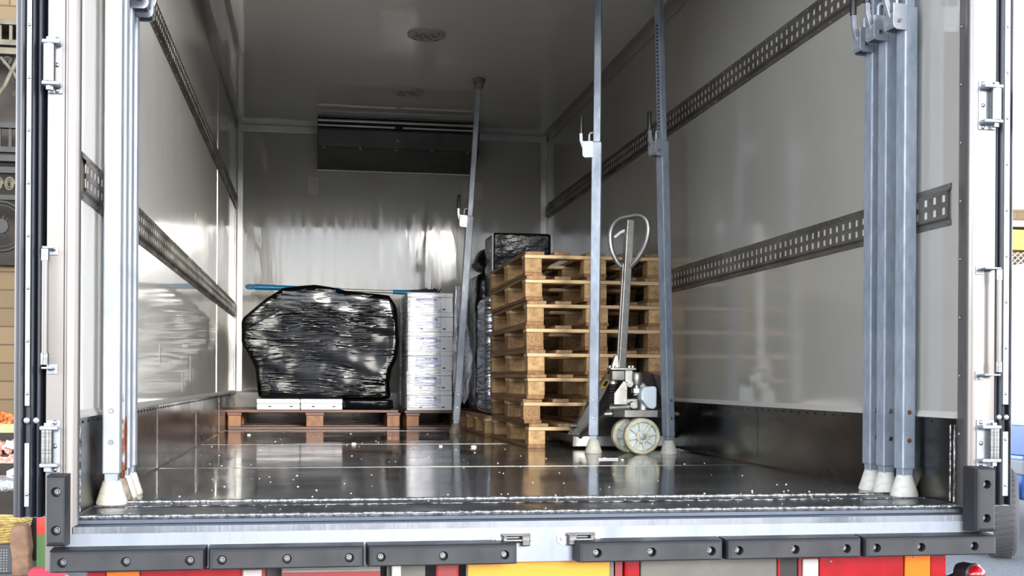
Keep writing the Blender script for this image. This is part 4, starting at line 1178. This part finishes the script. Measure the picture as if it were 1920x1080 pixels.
t = MB().box(-0.296, -0.235, YB - 0.004, YB + 0.02, -0.27, -0.124).build('red_bracket', DRED, loc=(-0.26, YB, -0.27), bevel=0.006)
tag(t, 'dark red bracket left of the yellow plate', 'bracket')
t = MB().box(-0.41, -0.385, YB, YB + 0.04, -0.20, -0.124).build('frame_lug', ALU, loc=(-0.4, YB, -0.2), bevel=0.003)
tag(t, 'small bright metal lug under the sill', 'bracket')
t = MB().box(0.254, 0.640, YB + 0.002, YB + 0.022, -0.30, -0.122).build('steel_panel', CHASSIS, loc=(0.45, YB, -0.3), bevel=0.003)
tag(t, 'dull metal panel between the yellow plate and the right tail lamp', 'panel')
MB().box(0.640, 0.646, YB - 0.003, YB + 0.022, -0.30, -0.122).build('red_edge', RED, t)
t = MB().box(0.648, 0.698, YB + 0.005, YB + 0.03, -0.30, -0.122).build('rubber_mount', BLACK, loc=(0.67, YB, -0.3))
tag(t, 'black mounting block left of the right tail lamp', 'bracket')
t = thing('marker_lamp', 'small round red lamp on a stalk at the lower right corner', 'lamp', (1.20, -0.07, -0.19))
mtx = Matrix.Translation((1.203, -0.07, -0.187)) @ Vector((0.25, -1, 0)).to_track_quat('Z', 'Y').to_matrix().to_4x4()
MB().lathe([(0.026, -0.04), (0.031, -0.02), (0.031, 0.012), (0.027, 0.016)], 28, mtx).build('housing', BLACKP, t, smooth=40)
MB().lathe([(0.025, 0.014), (0.025, 0.024), (0.018, 0.036), (0.004, 0.041)], 28, mtx).build('red_lens', RED, t, smooth=50)
MB().tube([(1.20, -0.04, -0.187), (1.19, 0.03, -0.22), (1.15, 0.12, -0.22)], 0.012, 8).build('stalk', BLACKP, t)

# ------------------------------------------------------------------ ice chips on the floor
mb = MB()
def chip(x, y, s, zz=0.0):
    bmv = []
    n = 6
    for j, (rr, z) in enumerate(((0.8, 0.0), (1.0, 0.35), (0.55, 0.75))):
        for i in range(n):
            a = 2 * PI * i / n + j * 0.3
            q = R.uniform(0.75, 1.2)
            bmv.append((x + s * rr * q * math.cos(a) * 1.2, y + s * rr * q * math.sin(a), zz + s * z))
    fs = [tuple(range(n - 1, -1, -1)), tuple(range(2 * n, 3 * n))]
    for j in range(2):
        for i in range(n):
            fs.append((j * n + i, j * n + (i + 1) % n, (j + 1) * n + (i + 1) % n, (j + 1) * n + i))
    mb.add(bmv, fs)
for k in range(120):
    x = R.uniform(-1.12, 1.12); y = 0.2 + 4.4 * R.random() ** 1.5
    if y > 2.2 and x > 0.35: continue
    chip(x, y, R.uniform(0.001, 0.0028) * (1 + y * 0.14))
for k in range(36):
    chip(R.uniform(-1.15, 1.1), R.uniform(-0.05, 0.30), R.uniform(0.001, 0.002), 0.001)
for k in range(30):
    chip(R.uniform(-1.0, 1.0), 0.28 + R.uniform(-0.02, 0.03), R.uniform(0.0015, 0.003), 0.002)
for (x, y, s) in ((-0.40, 3.2, 0.014), (0.04, 3.0, 0.009), (0.20, 2.9, 0.014), (0.66, 1.98, 0.008), (-1.0, 4.3, 0.01), (0.72, 1.90, 0.006)):
    chip(x, y, s)
o = mb.build('ice_chips', ICE, loc=(0, 1.5, 0))
tag(o, 'white ice chips scattered over the wet floor', 'ice', kind='stuff')
t = MB().box(-0.045, 0.045, -0.007, 0.007, 0.0005, 0.006, Matrix.Translation((0.665, 1.94, 0))).build('foam_sliver', EPS, loc=(0.665, 1.94, 0), bevel=0.002)
tag(t, 'white foam sliver on the floor in front of the left upright bar', 'scrap')

# ------------------------------------------------------------------ outside
GZ = -1.0
struct(MB().box(-60, 60, -70, 60, GZ - 0.05, GZ), 'ground', ASPH, label='grey asphalt of the street')
# buildings across the street, seen only as reflections in the glossy panels
bx = -48.0
i = 0
while bx < 48:
    w = R.uniform(6, 10); h = R.uniform(5.4, 7.6)
    struct(MB().box(bx, bx + w, -58, -50, GZ, GZ + h), 'wall_street_%d' % i, PLASTER if i % 2 else STONE, label='plain building across the street')
    bx += w + 0.1; i += 1

# market building beyond the left door
mw = struct(MB().box(-9, -2.0, 7.6, 8.1, GZ, 6.0), 'wall_market', STONE, label='beige stone market wall beyond the left door')
struct(MB().box(-9, -2.0, 7.3, 7.6, 3.28, 3.75), 'trim_16', STONE, label='stone cornice of the market building')
struct(MB().box(-9, -2.2, 7.52, 7.6, 1.3, 3.28), 'trim_17', BROWNW, label='brown boards behind the market ironwork')
def balcony(z0, z1, y, m, label):
    t = thing('iron_balustrade', label, 'balustrade', (-3.1, y, z0), 'iron balustrades on the market wall')
    for z in (z0, z1):
        MB().box(-5.0, -2.3, y - 0.03, y + 0.03, z - 0.022, z + 0.022).build('rail', m, t)
    x = -3.6
    while x < -2.5:
        MB().box(x - 0.012, x + 0.012, y - 0.012, y + 0.012, z0, z1).build('baluster', m, t)
        x += 0.085
    MB().box(-5.0, -2.3, y - 0.05, y + 0.05, z0 - 0.10, z0 - 0.05).build('ledge', m, t)
balcony(3.10, 3.30 - 0.03, 7.2, IRONG, 'upper painted iron balustrade beyond the left door')
balcony(2.22, 2.42, 7.2, IRON, 'lower dark iron balustrade beyond the left door')
t = thing('iron_bracket', 'scrolled iron bracket between the two balustrades', 'bracket', (-3.05, 7.1, 2.5))
MB().tube([(-3.30, 7.12, 2.47), (-3.12, 7.12, 2.72), (-3.02, 7.12, 2.95)], 0.018, 8).build('strut', IRONG, t)
MB().tube([(-3.15, 7.12, 2.96), (-3.05, 7.12, 2.84), (-2.97, 7.12, 2.70)], 0.014, 8).build('strut', IRONG, t)
for (cx, cz, r) in ((-3.03, 2.80, 0.05), (-3.10, 2.93, 0.04), (-3.02, 2.66, 0.035)):
    MB().tube([(cx + r * (1 - k / 40) * math.cos(k * 0.5), 7.12, cz + r * (1 - k / 40) * math.sin(k * 0.5)) for k in range(34)], 0.007, 6).build('scroll', IRON, t)
t = thing('iron_medallion', 'round iron medallion with a sun shape below the balustrades', 'ornament', (-3.12, 7.1, 1.55))
for (r, q) in ((0.20, 0.014), (0.17, 0.008)):
    MB().tube([(-3.14 + r * math.cos(a * PI / 18), 7.12, 1.58 + r * math.sin(a * PI / 18)) for a in range(36)], q, 8, True).build('ring', IRON, t, smooth=60)
mb = MB()
for k in range(14):
    a = 2 * PI * k / 14
    mb.cyl((-3.14 + 0.05 * math.cos(a), 7.12, 1.58 + 0.05 * math.sin(a)), (-3.14 + 0.095 * math.cos(a), 7.12, 1.58 + 0.095 * math.sin(a)), 0.012, 0.003, 6)
mb.cyl((-3.14, 7.13, 1.58), (-3.14, 7.10, 1.58), 0.06, n=18)
mb.build('sunburst', IRON, t)
for (z, m_) in ((1.90, IRON), (2.02, IRONG), (2.08, IRON)):
    pass
t = thing('iron_frieze', 'band of iron scrollwork under the lower balustrade', 'ornament', (-3.05, 7.15, 1.85))
MB().box(-5, -2.3, 7.13, 7.19, 1.80, 1.84).box(-5, -2.3, 7.13, 7.19, 2.02, 2.07).build('bar', IRON, t)
for k in range(10):
    cx = -3.35 + k * 0.09
    MB().tube([(cx + 0.04 * (1 - j / 40) * math.cos(j * 0.5), 7.14, 1.93 + 0.06 * (1 - j / 40) * math.sin(j * 0.5)) for j in range(30)], 0.008, 6).build('scroll', IRONG, t)
# market stall
ORG = mat('dried_fruit', (206, 128, 62), 0.7, c2=(150, 60, 40), nscale=(40, 40, 40), rand=0.2)
PINKF = mat('pale_fruit', (214, 178, 160), 0.7, c2=(150, 70, 70), nscale=(40, 40, 40))
GREENC = mat('green_crate', (150, 160, 110), 0.6)
WICK = mat('wicker', (196, 172, 104), 0.7, c2=(130, 108, 60), nscale=(30, 30, 60))
PAPER = mat('brown_paper', (128, 98, 78), 0.8, c2=(100, 76, 60), nscale=(8, 8, 8), bump=0.6, bscale=(14, 14, 14), bdist=0.03)
FOIL = mat('crinkled_foil', (200, 204, 206), 0.2, 0.7, bump=1.0, bscale=(40, 40, 40), bdist=0.02)
GREY = mat('grey_nuts', (150, 150, 146), 0.7, c2=(96, 96, 92), nscale=(60, 60, 60))
REDC = mat('red_carton', (196, 46, 34), 0.5)
GRNC = mat('green_carton', (78, 112, 62), 0.5)
SHOE = mat('pink_canvas', (186, 42, 66), 0.7)
DGREY = mat('dark_crate', (54, 56, 60), 0.6)
st = thing('market_stall', 'stepped wooden market stall beyond the left door', 'stall', (-2.9, 6.4, GZ))
MB().box(-4.4, -2.42, 6.05, 6.55, GZ, -0.50).build('lower_step', BROWNW, st)
MB().box(-4.4, -2.42, 6.55, 6.95, GZ, -0.32).build('middle_step', BROWNW, st)
MB().box(-4.4, -2.42, 6.95, 7.4, GZ, -0.10).build('upper_step', BROWNW, st)
def heap(x0, x1, y0, y1, z, h, m, s, label, cat):
    mb = MB()
    for k in range(260):
        x = R.uniform(x0, x1); y = R.uniform(y0, y1)
        f = math.sin(PI * (y - y0) / (y1 - y0))
        c = Vector((x, y, z + h * f * R.uniform(0.6, 1.0)))
        q = Matrix.Translation(c) @ Matrix.Rotation(R.uniform(0, 6), 4, Vector((R.random(), R.random(), R.random() + .1)))
        mb.lathe([(s * 0.3, -s * 0.8), (s, -s * 0.2), (s * 0.9, s * 0.4), (s * 0.2, s * 0.8)], 7, q)
    mb.box(x0, x1, y0, y1, z - 0.002, z + h * 0.3)
    o = mb.build(cat.replace(' ', '_') + '_heap', m, loc=((x0 + x1) / 2, (y0 + y1) / 2, z), smooth=60)
    tag(o, label, cat, kind='stuff')
heap(-3.6, -2.55, 7.0, 7.35, -0.10, 0.16, ORG, 0.03, 'orange dried fruit heaped on the top step of the stall', 'dried fruit')
heap(-3.6, -2.5, 6.58, 6.92, -0.32, 0.16, PINKF, 0.03, 'pale pink fruit heaped on the middle step of the stall', 'fruit')
heap(-3.6, -2.5, 6.30, 6.54, -0.50, 0.10, GREY, 0.025, 'grey nuts heaped on the lowest step of the stall', 'nuts')
t = MB().box(-3.6, -2.5, 6.96, 6.985, -0.10, -0.03).build('green_board', GREENC, loc=(-3.0, 6.97, -0.1))
tag(t, 'pale green board along the top step of the stall', 'board')
for (x, y, z, a) in ((-2.93, 6.60, -0.20, 0.3), (-2.86, 6.35, -0.40, -0.4)):
    o = MB().box(-0.035, 0.035, -0.002, 0.002, 0, 0.06).build('price_card', EPS, loc=None)
    o.location = (x, y - 0.05, z); o.rotation_euler = (-0.5, a, a)
    tag(o, 'white price card among the %s' % ('pale pink fruit' if y > 6.5 else 'grey nuts'), 'card', 'price cards on the stall')
lm = lump(lambda z: (-3.1, -2.62), lambda x: -0.39, 6.06, 6.28, -0.498, 24, 14, 10, expo=3, amp=0.02, fz=16)
tag(lm.build('foil_bag', FOIL, loc=(-2.86, 6.2, -0.5), smooth=70), 'crinkled silvery bag on the edge of the stall', 'bag')
# wicker basket on a dark crate
t = thing('perforated_crate', 'dark perforated crate under the wicker basket', 'crate', (-2.75, 5.6, GZ))
MB().box(-3.23, -2.635, 5.45, 5.9, GZ, -0.80).build('body', DGREY, t, bevel=0.01)
mb = MB()
for ix in range(30):
    for iz in range(9):
        mb.cyl((-3.20 + ix * 0.018, 5.452, -0.98 + iz * 0.018), (-3.20 + ix * 0.018, 5.447, -0.98 + iz * 0.018), 0.005, n=6)
mb.build('holes', GREY, t)
t = thing('wicker_basket', 'round yellow wicker basket on the dark crate', 'basket', (-2.86, 5.7, -0.80))
mb = MB()
for k in range(8):
    r = 0.245 + 0.004 * k
    mb.tube([(-2.86 + r * math.cos(a * PI / 24), 5.72 + r * math.sin(a * PI / 24), -0.788 + k * 0.018) for a in range(48)], 0.0105, 7, True)
mb.build('wall', WICK, t, smooth=60)
MB().lathe([(0.25, -0.80), (0.25, -0.78)], 32, Matrix.Translation((-2.86, 5.72, 0))).build('base', WICK, t)
# paper bag, carton, shoe
lm = lump(lambda z: (-2.62, -2.495 - 0.03 * max(0, (z + 0.85) / 0.25)), lambda x: -0.66, 5.30, 5.44, GZ, 30, 20, 40, expo=8, amp=0.016, fz=10)
tag(lm.build('paper_bag', PAPER, loc=(-2.56, 5.38, GZ), smooth=25), 'crumpled brown paper bag standing by the dark crate', 'bag')
t = thing('carton', 'narrow green and red carton behind the left bumper pads', 'carton', (-2.43, 5.56, GZ))
MB().box(-2.495, -2.36, 5.50, 5.62, GZ, -0.74).build('lower_half', GRNC, t)
MB().box(-2.495, -2.36, 5.50, 5.62, -0.74, -0.62).build('upper_half', REDC, t)
t = thing('shoe', 'pink canvas shoe on the ground beneath the left bumper pad', 'shoe', (-2.36, 5.2, GZ))
prof = [(-0.13, 0.012), (-0.14, 0.045), (-0.11, 0.075), (-0.04, 0.075), (0.02, 0.055), (0.10, 0.040), (0.14, 0.022), (0.14, 0.012)]
MB().prism([(-2.36 + a * 0.85, GZ + b) for a, b in prof], 'y', 5.16, 5.25).build('upper', SHOE, t, bevel=0.012, seg=3)
MB().box(-2.485, -2.235, 5.155, 5.255, GZ, GZ + 0.013).build('sole', EPS, t, bevel=0.004)

# van beyond the right door
t = thing('van', 'white and blue van parked beyond the right door', 'van', (6.0, 7.5, GZ))
vx = 4.90
MB().box(vx, vx + 1.9, 5.4, 10.4, GZ + 0.42, GZ + 0.78).build('lower_body', VANB, t, bevel=0.03)
MB().box(vx + 0.01, vx + 1.89, 5.42, 10.38, GZ + 1.0, GZ + 2.3).build('upper_body', VANW, t, bevel=0.05)
MB().box(vx + 0.003, vx + 1.897, 5.4, 10.4, GZ + 0.78, GZ + 1.01).build('waist_band', VANB, t)
MB().box(vx - 0.02, vx + 1.92, 5.38, 10.42, GZ + 0.62, GZ + 0.74).build('bumper_strip', VANG, t, bevel=0.015)
def vwheel(cx, cy, ang):
    mtx = Matrix.Translation((cx, cy, GZ + 0.34)) @ Matrix.Rotation(ang, 4, 'Z') @ Matrix.Rotation(PI / 2, 4, 'Y')
    w = MB().lathe([(0.20, -0.10), (0.30, -0.11), (0.335, -0.085), (0.34, -0.05), (0.34, 0.05), (0.335, 0.085), (0.30, 0.11), (0.20, 0.10)], 48, mtx).build('wheel', TYRE, t, smooth=50)
    tr_ = MB()
    for k in range(44):
        rm = mtx @ Matrix.Rotation(2 * PI * k / 44, 4, 'Z')
        tr_.box(0.336, 0.346, -0.010, 0.010, -0.08, 0.08, rm @ Matrix.Rotation(0.35, 4, 'X'))
    tr_.build('tread', TYRE, w)
    MB().lathe([(0.20, -0.09), (0.20, 0.09)], 32, mtx).build('rim', VANG, w)
vwheel(4.66, 5.33, -0.5)
vwheel(vx + 0.14, 9.4, 0)
# buildings beyond the right door
t = thing('fenced_shop', 'yellow fronted shop with wire mesh far beyond the right door', 'building', (13.5, 19, GZ))
MB().box(12.0, 20.0, 19.0, 22.0, GZ, 3.9).build('wall', STONE, t)
MB().box(11.9, 20.0, 18.8, 19.0, 3.05, 3.45).build('fascia', YELLOW, t)
MB().box(11.9, 20.0, 18.7, 19.0, 3.50, 3.62).build('gutter', VANG, t)
mb = MB()
for k in range(60):
    x = 12 + k * 0.13
    mb.cyl((x, 18.85, 2.2), (x + 0.9, 18.85, 3.0), 0.012, n=5)
    mb.cyl((x + 0.9, 18.86, 2.2), (x, 18.86, 3.0), 0.012, n=5)
mb.build('wire_mesh', ALU, t)
